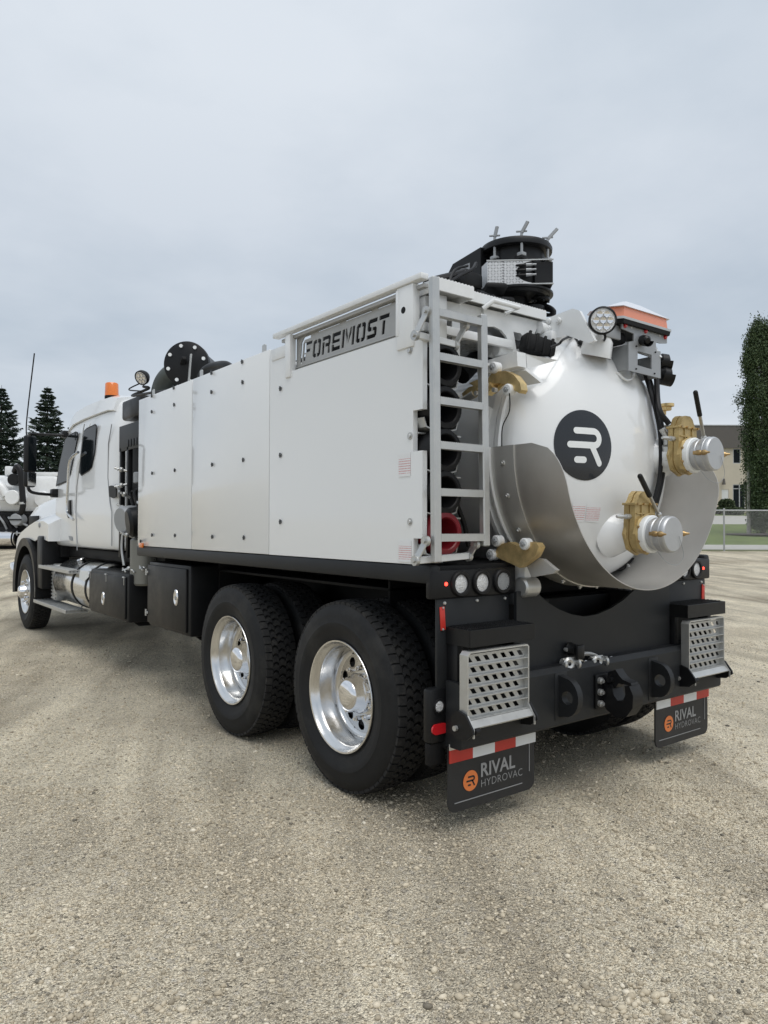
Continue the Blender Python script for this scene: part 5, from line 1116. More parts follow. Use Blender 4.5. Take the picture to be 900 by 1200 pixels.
# ---------------------------------------------------------------- boom with its turret
def boom():
    B = empty('boom', None, None, (0, 0, .0), T); B.location = (-.038, .022, 3.1*(1-.90)-.028); B.scale = (1, 1, .90); c = Vector((0.0, -.25, 0)); d, u, v = Vector((0, 0, 1)), U_X, U_Y
    g = G(); g.lathe([(1e-4, 3.128), (.195, 3.128), (.198, 3.14), (.198, 3.30), (.195, 3.31), (.19, 3.312)], c, d, 44); g.lathe([(.20, 3.312), (.19, 3.42), (.19, 3.44)], c, d, 44); g.obj('drum', BLACK, B)
    g = G(); g.lathe([(.10, 3.425), (.225, 3.425), (.238, 3.432), (.240, 3.46), (.232, 3.478), (.15, 3.492), (1e-4, 3.498)], c, d, 44); g.box((-.05, -.14, 3.49), (.03, -.06, 3.515), .01); g.obj('lid', BLACK, B)
    g = G(); g.lathe([(.215, 3.114), (.245, 3.114), (.245, 3.128), (.215, 3.128)], c, d, 44); g.lathe([(1e-4, 3.10), (.20, 3.10), (.22, 3.114)], c, d, 44); g.obj('turntable', BLACK, B)
    g = G(); g.lathe([(.10, 2.70), (.075, 2.75), (.075, 3.10)], c, d, 28); g.obj('pedestal', BLACK, B)
    nv = Vector((-.66, -.75, 0)).normalized(); tv = Vector((-nv.y, nv.x, 0)); tv = tv if tv.x > 0 else -tv
    org = c+nv*.222; K_ = lambda a, z, o=0.: org+tv*a+nv*o+Vector((0, 0, z))
    # aluminium guard: flat tread plate with a scooped edge inside a light frame
    cut = [(.02-.115*math.cos(t), 3.222+.078*math.sin(t)) for t in np.linspace(math.pi/2, -math.pi/2, 13)]
    cut = [(.105-.125*math.cos(t), 3.220+.080*math.sin(t)) for t in np.linspace(1.35, -1.35, 13)]
    pl = [(-.205, 3.138), (.06, 3.138)]+cut[::-1]+[(.06, 3.302), (-.205, 3.302)]
    g = G(); g.prism2([K_(a, z) for a, z in pl], nv*-.004); tp = g.obj('tread_guard', TREADP, B, 0)
    g = G(); g.prism2([K_(-.205, 3.138), K_(-.235, 3.138, -.10), K_(-.235, 3.302, -.10), K_(-.205, 3.302)], nv*-.003); g.obj('tread_guard', TREADP, B, 0)
    g = G()
    for i_ in range(14):
        for k in range(8):
            a = -.197+i_*.0195; z = 3.149+k*.0205
            if a > .0 and math.hypot((a-.105)/.135, (z-3.22)/.088) < 1: continue
            if a > .05: continue
            sg = 1 if (i_+k) % 2 else -1; q = K_(a, z, .0012); dd = (tv*sg+Vector((0, 0, 1))).normalized()*.0095; pp = dd.cross(nv).normalized()*.0026
            g.add([q-dd, q+pp, q+dd, q-pp, q+nv*.002], [(0, 1, 4), (1, 2, 4), (2, 3, 4), (3, 0, 4)])
    g.obj('tread_lozenges', mat('lozenge_shadow', (.16, .165, .17), .5, metal=.3), tp, 0, kind='stuff')
    for z in (3.134, 3.306):
        g = G(); g.bar(K_(-.21, z), K_(.215, z), .010, .008, .001); g.obj('guard_rail', ALU, B)
    g = G(); g.prism2([K_(.10, 3.14, -.03), K_(.215, 3.14, -.03), K_(.215, 3.30, -.03), K_(.10, 3.30, -.03)], nv*-.12); g.obj('hose_cover', BLACK, B, 0)
    # clamp bolts with T handles standing on the lid
    for a in (math.radians(185), math.radians(232), math.radians(290), math.radians(60)):
        p = c+Vector((.222*math.cos(a), .222*math.sin(a), 0)); e = Vector((math.cos(a), math.sin(a), 0)); g = G(); g.cyl(p+Vector((0, 0, 3.34)), p+Vector((0, 0, 3.50)), .009, n=8); g.bar(p+Vector((0, 0, 3.50)), p+e*.03+Vector((.035, -.015, 3.575)), .016, .022, .003); g.bar(p+Vector((-.03, .02, 3.508)), p+Vector((.03, -.02, 3.515)), .012, .012, .003); g.box(p+Vector((-.022, -.022, 3.335)), p+Vector((.022, .022, 3.36)), .004)
        g.obj('lid_clamp', GREYP, B)
        g = G(); q = c+Vector((.20*math.cos(a), .20*math.sin(a), 0)); g.box(q+Vector((-.03, -.03, 3.315)), q+Vector((.03, .03, 3.345)), .006); g.obj('clamp_block', BLACK, B)
    # hose couplings in the scoop
    for k, dz in enumerate((.125, .085, .045)):
        p = K_(.0, 3.155+dz*.9, .002); dr = (tv+Vector((0, 0, .05))).normalized(); g = G(); g.tube([p-dr*.05+nv*-.05, p-dr*.01, p+dr*.04], .009, 8); g.obj('hose', HOSE, B); g = G(); g.cyl(p+dr*.04, p+dr*.075, .012, .010, 10); g.cyl(p+dr*.075, p+dr*.105, .007, n=8); g.obj('hose_coupling', GREYP, B)
    # drive box on the side of the drum and arm forwards
    g = G(); g.prism([(-.16, 3.16), (.16, 3.16), (.16, 3.36), (.11, 3.42), (-.16, 3.46)], (-.24, 0, 0), U_Y, U_Z, (.24, 0, 0)); g.obj('drive_box', BLACK, B, 0); g = G(); g.box((-.244, -.06, 3.33), (-.2405, .03, 3.375)); g.obj('rating_plate', GREYP, B)
    g = G(); g.box((-.20, -.1, 3.10), (.20, 1.2, 3.19), .02); g.obj('boom_root', BLACK, B)
    g = G(); g.tube([(-.05, -.15, 3.02), (-.05, .8, 2.98), (-.05, 2.0, 2.95), (-.05, 5.2, 2.96)], .125, 20); g.obj('boom_tube', BLACK, B)
    g = G(); g.tube([(-.30, .05, 3.16), (-.31, .5, 3.09), (-.30, 1.2, 3.06), (-.28, 2.2, 3.04)], .03, 10); g.obj('hose', HOSE, B)
    for k, (x, z) in enumerate(((-.36, 3.02), (-.44, 2.98), (-.26, 3.06))):
        g = G(); g.tube([(x, -.25, z-.02), (x-.05, .1, z+.02), (x-.06, .6, z-.02), (x-.02, 1.4, z-.06)], .02, 8); g.obj('hose', HOSE, B)
    g = G(); g.tube([onY(528, 333, -.45), onY(548, 318, -.40), onY(562, 309, -.36), onY(566, 301, -.3)], .012, 8); g.tube([onY(532, 338, -.45), onY(541, 312, -.4), onY(556, 305, -.36)], .009, 8); g.obj('hose', HOSE, B)
    g = G(); a = Vector((-.45, -.30, 3.0)); g.box((-.07, -.17, -.045), (.07, .17, .0), .02, Matrix.Translation((-.36, -.36, 3.02)) @ Matrix.Rotation(R(-30), 4, 'Z') @ Matrix.Rotation(R(-14), 4, 'X')); g.obj('boom_shoe', BLACKM, B)
    g = G(); g.cyl((-.5, -.28, 2.93), (.1, -.28, 2.98), .035, n=14); g.obj('slew_cylinder', BLACK, B)
    # swivel and hoses behind the drum
    g = G(); q = onX(641, 343, .12); g.lathe([(.05, -.04), (.062, -.03), (.062, -.012), (.045, 0), (.045, .05), (.06, .06), (.06, .08)], q, (0, 0, 1), 18)
    for k in range(6):
        a = k*1.05; g.cyl(q+Vector((.05*math.cos(a), .05*math.sin(a), -.05)), q+Vector((.05*math.cos(a), .05*math.sin(a), .05)), .01, n=6)
    g.obj('swivel', BLACK, B)
    g = G(); q = onX(634, 362, .05); g.cyl(q-Vector((0, 0, .12)), q+Vector((0, 0, .02)), .045, n=16); g.lathe([(.05, -.01), (.065, 0), (.065, .03), (.05, .04)], q, (0, 0, 1), 16); g.obj('swivel_post', BLACK, B)
    for k in range(3):
        g = G(); g.tube([onX(x, y, .12) for x, y in ((598, 345+k*3), (620, 352+k*3), (640, 353+k*3), (652, 357+k*2), (657, 363+k), (650, 367), (640, 363+k))], .014, 8); g.obj('hose', HOSE, B)
boom()
for k_ in range(3):
    g = G(); g.tube([onX(499, 334+k_*5, -.70), onX(512, 329+k_*5, -.62), onX(528, 325+k_*5, -.52), onX(546, 320+k_*7, -.38)], (.032, .022, .026)[k_], 10); g.obj('hose', HOSE, T)
g = G(); c_ = onX(541, 333, -.42); g.box(c_-Vector((.08, .12, .05)), c_+Vector((.08, .10, .05)), .02); g.obj('valve_block', BLACK, T)
g = G(); g.tube([onY(540, 440, -.50), onY(560, 420, -.48), onY(580, 407, -.46), onY(602, 400, -.44), onY(628, 397, -.42)], .055, 14); g.obj('hose', HOSE, T)
for q in ((575, 348, 610, 362), (560, 343, 600, 352)):
    g = G(); g.tube([onY(q[0], q[1], -.5), onY((q[0]+q[2])/2, (q[1]+q[3])/2+3, -.45), onY(q[2], q[3], -.4)], .02, 8); g.obj('hose', HOSE, T)
# ---------------------------------------------------------------- storage boxes, fuel tank, steps under the left side
def tool_box(y0, y1, z0, z1, x, latch, hinge_side, nm, hoff=.55):
    o = empty(nm, None, None, (0, 0, 0), T); g = G(); g.box((x+.02, y1, z0), (-.62, y0, z1), .02); g.obj('shell', BLACK, o)
    g = G(); g.box((x, y1+.05, z0+.03), (x+.022, y0-.012, z1-.03), .010); d_ = g.obj('door', BLACK, o)
    ly, lz = latch; g = G(); g.lathe([(1e-4, .004), (.024, .004), (.038, .010), (.046, .006), (.048, 0)], (0, 0, 0), (-1, 0, 0), 24); me = g.mesh('latch', CHROME); l_ = link('latch', me, d_, (x-.001, ly, lz)); l_.scale = (1, .9, 1.5)
    g = G(); g.box((x-.012, ly-.009, lz-.02), (x-.003, ly+.009, lz+.012), .003); g.obj('latch_key', GREYP, d_)
    if hinge_side == 'side':
        for z in (z0+.12, z1-.10): g = G(); g.cyl((x-.006, y0+.002, z-.03), (x-.006, y0+.002, z+.03), .010, n=8); g.box((x-.004, y0-.035, z-.012), (x, y0+.03, z+.012), .002); g.obj('hinge', ALU, d_)
    else:
        for k in range(3): y = y0-.06-k*(y0-y1-.14)/2; g = G(); g.cyl((x-.004, y-.03, z1-.03), (x-.004, y+.03, z1-.03), .008, n=8); g.box((x-.003, y-.006, z1-.11), (x, y+.006, z1-.03), .001); g.obj('hinge', ALU, d_)
    for y in (y0-.1, y1+.08): g = G(); g.prism([(x+.10, z0), (x+.16, z0-.05), (x+.62, z0-.05), (x+.64, z0)], (0, y, 0), U_X, U_Z, (0, .05, 0)); g.obj('box_bracket', BLACKM, o, 0)
    return o
tool_box(3.28, 2.30, .615, 1.215, -1.27, (2.56, .93), 'side', 'tool_box')
tool_box(5.17, 3.86, .57, 1.055, -1.27, (4.62, .76), 'top', 'tool_box')
g = G(); a0 = Vector((-.93, 0, .80)); g.lathe([(1e-4, 5.18), (.20, 5.18), (.285, 5.19), (.298, 5.21), (.298, 6.98), (.285, 7.0), (.20, 7.02), (1e-4, 7.02)], a0, (0, 1, 0), 48); FT = g.obj('fuel_tank', ALUP, T)
for y in (5.45, 6.05): g = G(); g.ring(a0+U_Y*(y-.03), a0+U_Y*(y+.03), .306, .296, 48); g.obj('tank_strap', BLACKM, FT)
g = G(); g.cyl((-1.06, 6.2, 1.06), (-1.09, 6.2, 1.13), .05, n=18, bev=.01); g.obj('filler_cap', CHROME, FT)
g = G(); g.prism2([onX(*q, -1.229) for q in ((93, 678), (99, 681.5), (104, 676), (104, 669.5), (94, 668.5))], Vector((-.003, 0, 0))); g.obj('tank_decal', PVC, FT, 0)
g = G(); g.box((-1.17, 7.05, .52), (-.70, 7.30, 1.02), .03); g.obj('battery_box', ALU, T)
for k in range(9): g = G(); g.box((-1.182, 7.07, .55+k*.048), (-1.17, 7.28, .57+k*.048), .003); g.obj('box_rib', ALU, T)
for (y0, y1, z, w_) in ((7.50, 5.92, 1.0, .26), (7.78, 6.05, .50, .26)):
    g = G(); g.box((-1.30, y1, z-.045), (-1.30+.012, y0, z), .003)
    for k in range(6): x = -1.29+k*w_/6; g.prism([(a, b) for a, b in serrated(y1, y0, z-.03, z, .03, .008)], (x, 0, 0), U_Y, U_Z, (.014, 0, 0))
    g.box((-1.288, y1, z-.045), (-1.03, y1+.012, z-.004)); g.box((-1.288, y0-.012, z-.045), (-1.03, y0, z-.004)); g.box((-1.28, y1+.012, z-.045), (-1.04, y0-.012, z-.032)); st_ = g.obj('cab_step', ALU, T, 0)
    for y in (y1+.25, y0-.3): g = G(); g.bar((-1.10, y, z-.05), (-.92, y, z-.02 if z > .8 else .62), .04, .012, .002); g.obj('step_bracket', ALU, st_)
# ---------------------------------------------------------------- cab
CW = 1.10
def cab():
    st = [  # y, half width, floor z, shoulder z, roof z, roof half width
        (4.70, .88, 1.30, 2.48, 2.80, .62), (4.735, 1.01, 1.27, 2.60, 2.93, .80), (4.84, 1.08, 1.25, 2.70, 3.03, .89), (5.08, CW, 1.25, 2.76, 3.10, .93), (5.6, CW, 1.25, 2.78, 3.12, .95), (6.2, CW, 1.25, 2.78, 3.13, .95),
        (6.7, CW, 1.25, 2.77, 3.11, .94), (7.0, CW, 1.25, 2.73, 3.02, .93), (7.2, CW-.004, 1.25, 2.58, 2.82, .93), (7.4, CW-.01, 1.25, 2.30, 2.5, .93), (7.6, CW-.03, 1.25, 2.0, 2.16, .90), (7.64, CW-.10, 1.28, 1.95, 2.08, .82)]
    n = 0; rows = []
    for y, w_, zf, zs, zr, rw in st:
        r_ = [(0, zf), (w_*.9, zf), (w_-.01, zf+.02), (w_, zf+.10), (w_, 1.75), (w_, (zs+1.75)/2), (w_-.005, zs-.08), (w_-.03, zs), ((w_+rw)/2, (zs+zr)/2+.06), (rw, zr-.05), (rw*.6, zr-.008), (0, zr)]
        rows.append([Vector((-a, y, z)) for a, z in r_]+[Vector((a, y, z)) for a, z in r_[-2:0:-1]])
    g = G(); m_ = len(rows[0]); vs = [p for r_ in rows for p in r_]; fs = [(i*m_+k, i*m_+(k+1) % m_, (i+1)*m_+(k+1) % m_, (i+1)*m_+k) for i in range(len(rows)-1) for k in range(m_)]
    fs += [tuple(range(m_)), tuple(range((len(rows)-1)*m_, len(rows)*m_))]; g.add(vs, fs); o = g.obj('cab', WHITE, T, 42)
    md = o.modifiers.new('s', 'SUBSURF'); md.levels = 1; md.render_levels = 2
    return o
CAB = cab()
def fairing():
    st = [(5.02, 1.06, 2.88, 3.07, .92), (5.2, 1.072, 2.90, 3.115, .95), (5.6, 1.074, 2.905, 3.135, .965), (6.2, 1.074, 2.905, 3.145, .965), (6.7, 1.07, 2.89, 3.125, .955), (6.95, 1.06, 2.84, 3.06, .945), (7.08, 1.05, 2.77, 2.97, .94)]; rows = []
    for y, w_, z0, zr, rw in st:
        r_ = [(w_-.02, z0-.01), (w_, z0), ((w_+rw)/2+.02, (z0+zr)/2+.05), (rw-.03, zr-.022), (rw*.6, zr), (0, zr+.006)]; rows.append([Vector((-a, y, z)) for a, z in r_]+[Vector((a, y, z)) for a, z in r_[-2::-1]])
    m_ = len(rows[0]); g = G(); g.add([p for r_ in rows for p in r_], [(i*m_+k, i*m_+k+1, (i+1)*m_+k+1, (i+1)*m_+k) for i in range(len(rows)-1) for k in range(m_-1)]+[tuple(range(m_)), tuple(range((len(rows)-1)*m_, len(rows)*m_))])
    g.obj('roof_fairing', WHITE, CAB, 35)
fairing()
def cab_panel(px, nm, m_, X=-CW-.002, th=.006, parent=None, ang=0):
    g = G(); P = [onX(*q, X) for q in px]; g.prism2(P, Vector((-th, 0, 0))); return g.obj(nm, m_, parent or CAB, ang)
W1 = [(66.5, 568), (70, 545), (76.5, 516), (80, 511.5), (88.5, 507), (91, 508), (91, 512), (82, 556), (79, 563)]
W2 = [(93.5, 552), (96, 530), (99, 506), (102, 503), (111.5, 498.5), (113, 500), (111, 530), (107.5, 547), (104, 551), (96, 556)]
def inset(P, k): c = Vector((sum(q[0] for q in P)/len(P), sum(q[1] for q in P)/len(P))); return [tuple(c+(Vector(q)-c)*k) for q in P]
for W_ in (W1, W2): f_ = cab_panel(inset(W_, 1.06), 'window_seal', HOSE, th=.004); cab_panel(W_, 'window_pane', GLASS, X=-CW-.007, th=.004)
# door outline: shallow seams
def seam(px, X=-CW-.0015): g = G(); g.tube([onX(*q, X) for q in px], .006, 6, smooth=False); return g.obj('door_seam', GREYP, CAB)
seam([(90.5, 645), (89, 600), (90, 570), (93.5, 545), (97.5, 505), (99, 497)]); seam([(131, 497), (127, 520), (126.5, 560), (129, 590), (131, 600), (131, 640)], -CW+.004)
g = G(); g.tube([onX(*q, -CW-.055) for q in ((91.5, 530), (84.5, 536), (81, 545), (79.5, 570), (78.5, 595), (80, 602), (86, 609))], .018, 10); g.obj('grab_bar', ALUP, CAB)
cab_panel([(80, 588), (83.5, 586), (84, 604), (81.5, 607), (80, 603)], 'door_handle', HOSE, th=.02)
cab_panel([(128.5, 570), (131, 569), (137, 570), (137, 582), (134, 584), (129, 582)], 'cab_latch', HOSE, X=-CW+.0, th=.012)
cab_panel([(80.5, 628), (84.5, 629), (85, 634), (82, 633)], 'side_badge', GREYP, th=.004)
# windscreen and roof furniture
g = G(); g.add([(-.80, 7.02, 2.72), (.80, 7.02, 2.72), (.90, 7.44, 2.12), (-.90, 7.44, 2.12)], [(0, 1, 2, 3)]); g.obj('windscreen', GLASS, CAB, 0)
g = G(); y0 = 5.5; g.box((-.94, 5.46, 3.00), (-.74, 5.66, 3.075), .015); g.obj('beacon_base', GREYP, CAB)
bc = onX(131, 458, -.84)
g = G(); g.lathe([(.085, -.10), (.085, -.07), (.076, -.065)], bc, (0, 0, 1), 22); g.obj('beacon_base', BLACKM, CAB)
g = G(); g.lathe([(1e-4, .098), (.070, .096), (.080, .082), (.084, -.066), (1e-4, -.066)], bc, (0, 0, 1), 26)
g.obj('beacon', AMBER, CAB)
g = G(); g.box((-.80, 6.55, 2.93), (-.62, 6.75, 3.06), .02); g.obj('roof_lamp', GREYP, CAB)
g = G(); g.tube([(-1.09, 5.98, 2.70), (-1.02, 5.86, 2.88), (-.93, 5.75, 2.985), (-.80, 5.70, 3.04)], .022, 8); g.obj('roof_seam', WHITE2, CAB)
# mirrors
MX = -1.46
def Mp(x, y): return onX(x, y, MX)
mo = empty('mirror', None, None, (0, 0, 0), T)
c1, c2 = Mp(38, 532), Mp(37.3, 561.5)
fr_d = Vector((.55, -.83, 0)).normalized(); fr_s = Vector((-.83, -.55, 0)).normalized()
def mir(c, w_, h_, nm, mm, off, bev): 
    M = Matrix(((fr_s.x, -fr_d.x, 0, c.x), (fr_s.y, -fr_d.y, 0, c.y), (0, 0, 1, c.z), (0, 0, 0, 1))); g = G(); g.box((-w_/2, off[0], -h_/2), (w_/2, off[1], h_/2), bev, M, 3); return g.obj(nm, mm, mo)
mir(c1, .165, .50, 'mirror_housing', BLACK, (0, .09), .03); mir(c1, .135, .45, 'mirror_glass', GLASS, (-.006, -.001), .002); mir(c2, .175, .22, 'mirror_housing', BLACK, (0, .08), .035); mir(c2, .145, .18, 'mirror_glass', ALUP, (-.006, -.001), .002)
g = G(); g.tube([Mp(34, 509.5), Mp(38, 508.5), onX(60, 509.5, -1.25), onX(75, 510, -1.10)], .018, 8); g.tube([Mp(33, 566), Mp(34, 574), onX(42, 578, -1.36), onX(64, 580, -1.10)], .022, 8); g.tube([Mp(33, 510), Mp(33, 566)], .014, 8); g.obj('mirror_arm', BLACK, mo)
g = G(); p = onX(64, 578, -1.12); g.box(p-Vector((.05, .07, .06)), p+Vector((.06, .07, .06)), .02); p = onX(76, 509, -1.08); g.box(p-Vector((.04, .05, .05)), p+Vector((.05, .06, .05)), .02); g.obj('mirror_mount', BLACK, mo, kind='stuff')
g = G(); g.tube([onX(31, 512, -1.44), onX(31.5, 490, -1.44), onX(40.3, 414, -1.44)], .009, 6); g.obj('antenna', HOSE, mo)
# ---------------------------------------------------------------- hood, fender, mud guard
g = G(); hs = [(7.40, 1.0, 1.20, 2.06), (8.2, .99, 1.2, 2.0), (9.0, .97, 1.15, 1.95), (9.8, .93, 1.0, 1.88), (10.15, .86, .9, 1.76), (10.25, .76, .95, 1.64)]; rows = []
for y, w_, z0, z1 in hs:
    r_ = [(w_, z0), (w_+.01, z0+.3), (w_, z1-.17), (w_-.08, z1-.04), (w_*.5, z1), (0, z1+.02)]; rows.append([Vector((-a, y, z)) for a, z in r_]+[Vector((a, y, z)) for a, z in r_[-2::-1]])
m_ = len(rows[0]); g.add([p for r_ in rows for p in r_], [(i*m_+k, i*m_+k+1, (i+1)*m_+k+1, (i+1)*m_+k) for i in range(len(rows)-1) for k in range(m_-1)]+[tuple(range(m_)), tuple(range((len(rows)-1)*m_, len(rows)*m_))]); HD_ = g.obj('hood', WHITE, T, 40)
g = G(); g.box((-.992, 8.98, 1.55), (-.945, 9.62, 1.70), .01); g.obj('hood_vent', BLACKM, HD_)
g = G(); g.box((-1.15, 10.1, .62), (1.15, 10.4, .92), .06); g.obj('front_bumper', CHROME, T)
g = G(); g.box((-.62, 10.24, 1.0), (.62, 10.28, 1.6), .02); g.obj('grille', CHROME, HD_)
def fender(s_):
    def arc_pts(r, n=22, a0=-8, a1=186): return [(WB+r*math.cos(R(a0+(a1-a0)*i/n)), .60+r*.98*math.sin(R(a0+(a1-a0)*i/n))) for i in range(n+1)]
    inn, out_ = arc_pts(.655), arc_pts(.775); g = G(); n = len(inn); x0, x1 = s_*1.285, s_*.92
    vs = [(x0, a, b) for a, b in inn]+[(x0+s_*.012, a, b) for a, b in out_]+[(x1, a, b) for a, b in inn]+[(x1, a, b) for a, b in out_]
    fs = [(i, i+1, n+i+1, n+i) for i in range(n-1)]+[(n+i, n+i+1, 3*n+i+1, 3*n+i) for i in range(n-1)]+[(i, i+1, 2*n+i+1, 2*n+i) for i in range(n-1)]+[(2*n+i, 2*n+i+1, 3*n+i+1, 3*n+i) for i in range(n-1)]
    fs += [(0, n, 3*n, 2*n), (n-1, 2*n-1, 4*n-1, 3*n-1)]
    g.add(vs, fs); f_ = g.obj('wheel_flare', BLACK, T, 50)
    # white fender rising from the flare to the hood and cab
    pl = [(7.20, 1.33), (7.66, 1.38), (7.98, 1.32), (8.46, 1.36), (8.85, 1.27), (9.05, 1.15), (9.24, 1.14), (9.26, 1.24), (9.16, 1.35), (8.9, 1.44), (8.4, 1.54), (8.0, 1.60), (7.5, 1.61), (7.2, 1.56)]
    g = G(); n = len(pl); rows = [(s_*1.245, 1.0, 0), (s_*1.16, 1.02, .05), (s_*.90, 1.02, .16)]
    vs = [(x, WB+(a-WB)*k, b+(dz if j > 6 else 0)) for x, k, dz in rows for j, (a, b) in enumerate(pl)]; fs = [tuple(range(n))]+[(r_*n+i, r_*n+(i+1) % n, (r_+1)*n+(i+1) % n, (r_+1)*n+i) for r_ in range(2) for i in range(n)]+[tuple(range(2*n, 3*n))]
    g.add(vs, fs); w_ = g.obj('fender', WHITE, T, 40)
    for q in ((7.45, 1.55), (8.95, 1.42)): g = G(); g.lathe([(1e-4, .012), (.03, .012), (.04, 0)], (s_*1.246, q[0]+.25, q[1]), (s_, 0, 0), 16); g.obj('fender_lamp', GREYP, w_)
    g = G(); x0, x1 = sorted((s_*1.275, s_*.90)); g.box((x0, 7.42, .66), (x1, 7.72, 1.40), .03); g.obj('mud_guard', BLACK, T)
fender(-1); fender(1)
g = G(); g.box((-1.05, 7.3, 1.10), (1.05, 7.5, 1.4), .02); g.box((-.95, 4.7, 1.12), (.95, 7.4, 1.245), .03); g.obj('cab_floor', BLACKM, T)
# ---------------------------------------------------------------- machinery between cab and body
K = empty('pump_module', None, None, (0, 0, 0), T)
g = G(); g.box((-1.0, 3.55, 1.14), (.95, 4.63, 2.66), .03); g.obj('housing', BLACKM, K)
a, b = onX(145.5, 472, -1.02), onX(166, 492, -1.02); g = G(); g.box((-1.10, 4.0, 2.70), (-.30, 4.60, 2.915), .03); g.obj('air_intake', BLACK, K)
g = G(); g.cyl((-.85, 4.1, 2.60), (-.85, 4.1, 2.71), .04, n=12); g.obj('intake_stalk', BLACKM, K)
g = G(); g.box((-1.11, 3.62, 2.36), (-1.09, 4.64, 2.64), .004)
for k in range(8): y = 3.70+k*.088; g.box((-1.117, y, 2.39), (-1.11, y+.045, 2.47), .003)
g.obj('radiator_guard', CHARC, K)
for x, y in ((-1.085, 4.60), (-1.085, 4.36), (-1.06, 4.0)): g = G(); g.box((x-.025, y-.025, 1.2), (x+.025, y+.025, 2.40), .004); g.obj('upright', BLACK, K)
for z in (2.26, 2.17, 1.83): g = G(); g.box((-1.05, 3.55, z-.02), (-1.0, 4.15, z+.02), .005); g.obj('cross_bar', ALU if z > 2 else BLACK, K)
g = G(); g.lathe([(1e-4, -.16), (.13, -.16), (.15, -.13), (.15, .10), (.13, .14), (.06, .16), (1e-4, .16)], (-1.05, 4.30, 1.62), (.9, .2, .1), 26); g.obj('pump', GREYP, K)
g = G(); g.lathe([(1e-4, -.18), (.12, -.18), (.15, -.15), (.15, .12), (.12, .16), (1e-4, .16)], (-1.09, 3.84, 1.60), (1, -.15, .12), 26); g.obj('pump', BLACK, K)
g = G(); g.lathe([(.135, -.26), (.15, -.24), (.15, .20), (.13, .22), (1e-4, .22)], (-1.06, 3.92, 1.20), (0, 0, 1), 26); g.obj('strainer', mat('dull_metal', (.22, .22, .20), .5, metal=.6), K)
for (y, z, d_) in ((4.35, 1.74, (-.6, .5, .5)), (4.2, 1.45, (-.8, .2, .3)), (3.86, 1.08, (-.8, .5, .3)), (3.68, 1.12, (-.7, -.6, .2)), (4.12, 1.10, (-.9, .5, -.3)), (4.3, 1.88, (-.8, -.2, .4)), (3.75, 1.75, (-.7, -.4, .4)), (4.40, 2.15, (-.8, .3, .2)), (4.40, 1.98, (-.8, .3, -.2))):
    g = G(); p = Vector((-1.16, y, z)); d_ = Vector(d_).normalized(); g.cyl(p-d_*.08, p+d_*.07, .013, n=8); g.ball(p, .028, 10, 8); g.bar(p+d_*.05-Vector((0, .05, .02)), p+d_*.05+Vector((0, .05, .02)), .014, .014, .003); g.obj('wing_clamp', ALU, K)
for k in range(5): g = G(); y = 3.7+k*.15; g.tube([(-1.0, y, 2.1-.05*k), (-1.08, y+.05, 1.9), (-1.06, y-.04, 1.7), (-1.03, y+.02, 1.45)], .02, 8); g.obj('hose', HOSE, K)
g = G(); g.tube([(-1.08, 4.40, 1.66), (-1.10, 4.1, 1.67), (-1.09, 3.9, 1.66)], .018, 8); g.tube([(-1.12, 4.45, 1.50), (-1.13, 4.45, 1.3), (-1.12, 4.40, 1.12)], .016, 8); g.obj('pipe', ALU, K, kind='stuff')
for k, (y, z) in enumerate(((4.25, 2.0), (3.95, 2.05), (3.75, 1.92), (4.05, 1.75))):
    g = G(); g.cyl((-1.03, y, z), (-1.03, y, z+.12), .05, n=14, bev=.01); g.obj('filter_bowl', PVC if k == 1 else GREYP, K)
# ---------------------------------------------------------------- silencer and pipework on the roof
S_ = empty('silencer', None, None, (0, 0, 0), T); sc_ = Vector((-1.02, 2.98, 3.06)); sax = Vector((-.64, -.77, 0)).normalized()
g = G(); g.lathe([(.15, -.75), (.185, -.70), (.19, -.04), (.20, -.04)], sc_, sax, 44); g.obj('shell', BLACK, S_)
g = G(); g.lathe([(.18, -.05), (.212, -.05), (.212, -.022), (.206, -.022), (.206, -.015), (.212, -.015), (.212, .012), (.206, .016), (1e-4, .016)], sc_, sax, 48); g.obj('end_cover', BLACK, S_)
f_, u_, v_ = frame_of(sax)
for k in range(8):
    t = 2*math.pi*(k+.35)/8; p = sc_+(u_*math.cos(t)+v_*math.sin(t))*.172+sax*.016; g = G(); g.cyl(p, p+sax*.014, .017, n=8); g.obj('cover_bolt', PVC, S_)
g = G(); q = sc_+sax*.016; g.bar(q+Vector((0, .10, -.02)), q+Vector((-.05, -.08, .035)), .05, .035, .008); g.obj('cover_handle', BLACKM, S_)
g = G(); q = sc_+sax*.03; g.bar(q+Vector((-.01, -.10, -.20)), q+Vector((-.01, -.15, .06)), .012, .03, .003); g.obj('cover_stay', ALU, S_)
g = G(); g.tube([(-1.02, 3.62, 2.68), (-1.02, 3.60, 2.90), (-.99, 3.50, 3.02), (-.92, 3.35, 3.07), (-.75, 3.2, 3.06)], .105, 18); g.obj('elbow', mat('dull_green_pipe', (.055, .065, .06), .5, noise=.15), S_)
g = G(); g.tube([(-1.12, 2.42, 2.66), (-1.12, 2.40, 2.82), (-1.11, 2.32, 2.885), (-1.09, 2.15, 2.89), (-1.08, 1.98, 2.86), (-1.06, 1.85, 2.76)], .040, 12); g.obj('pipe', BLACK, S_)
g = G(); g.tube([(-1.0, 2.35, 2.68), (-1.0, 2.28, 2.80), (-.98, 2.12, 2.855), (-.95, 1.9, 2.80)], .035, 12); g.obj('pipe', BLACK, S_); g = G(); g.ball((-1.10, 2.40, 2.79), .04, 12, 8); g.obj('pipe_cap', PVC, S_)
wl = onX(165.5, 443, -1.18); work_lamp(wl, (-.72, -.42, -.45), .075, 'work_lamp', .07)
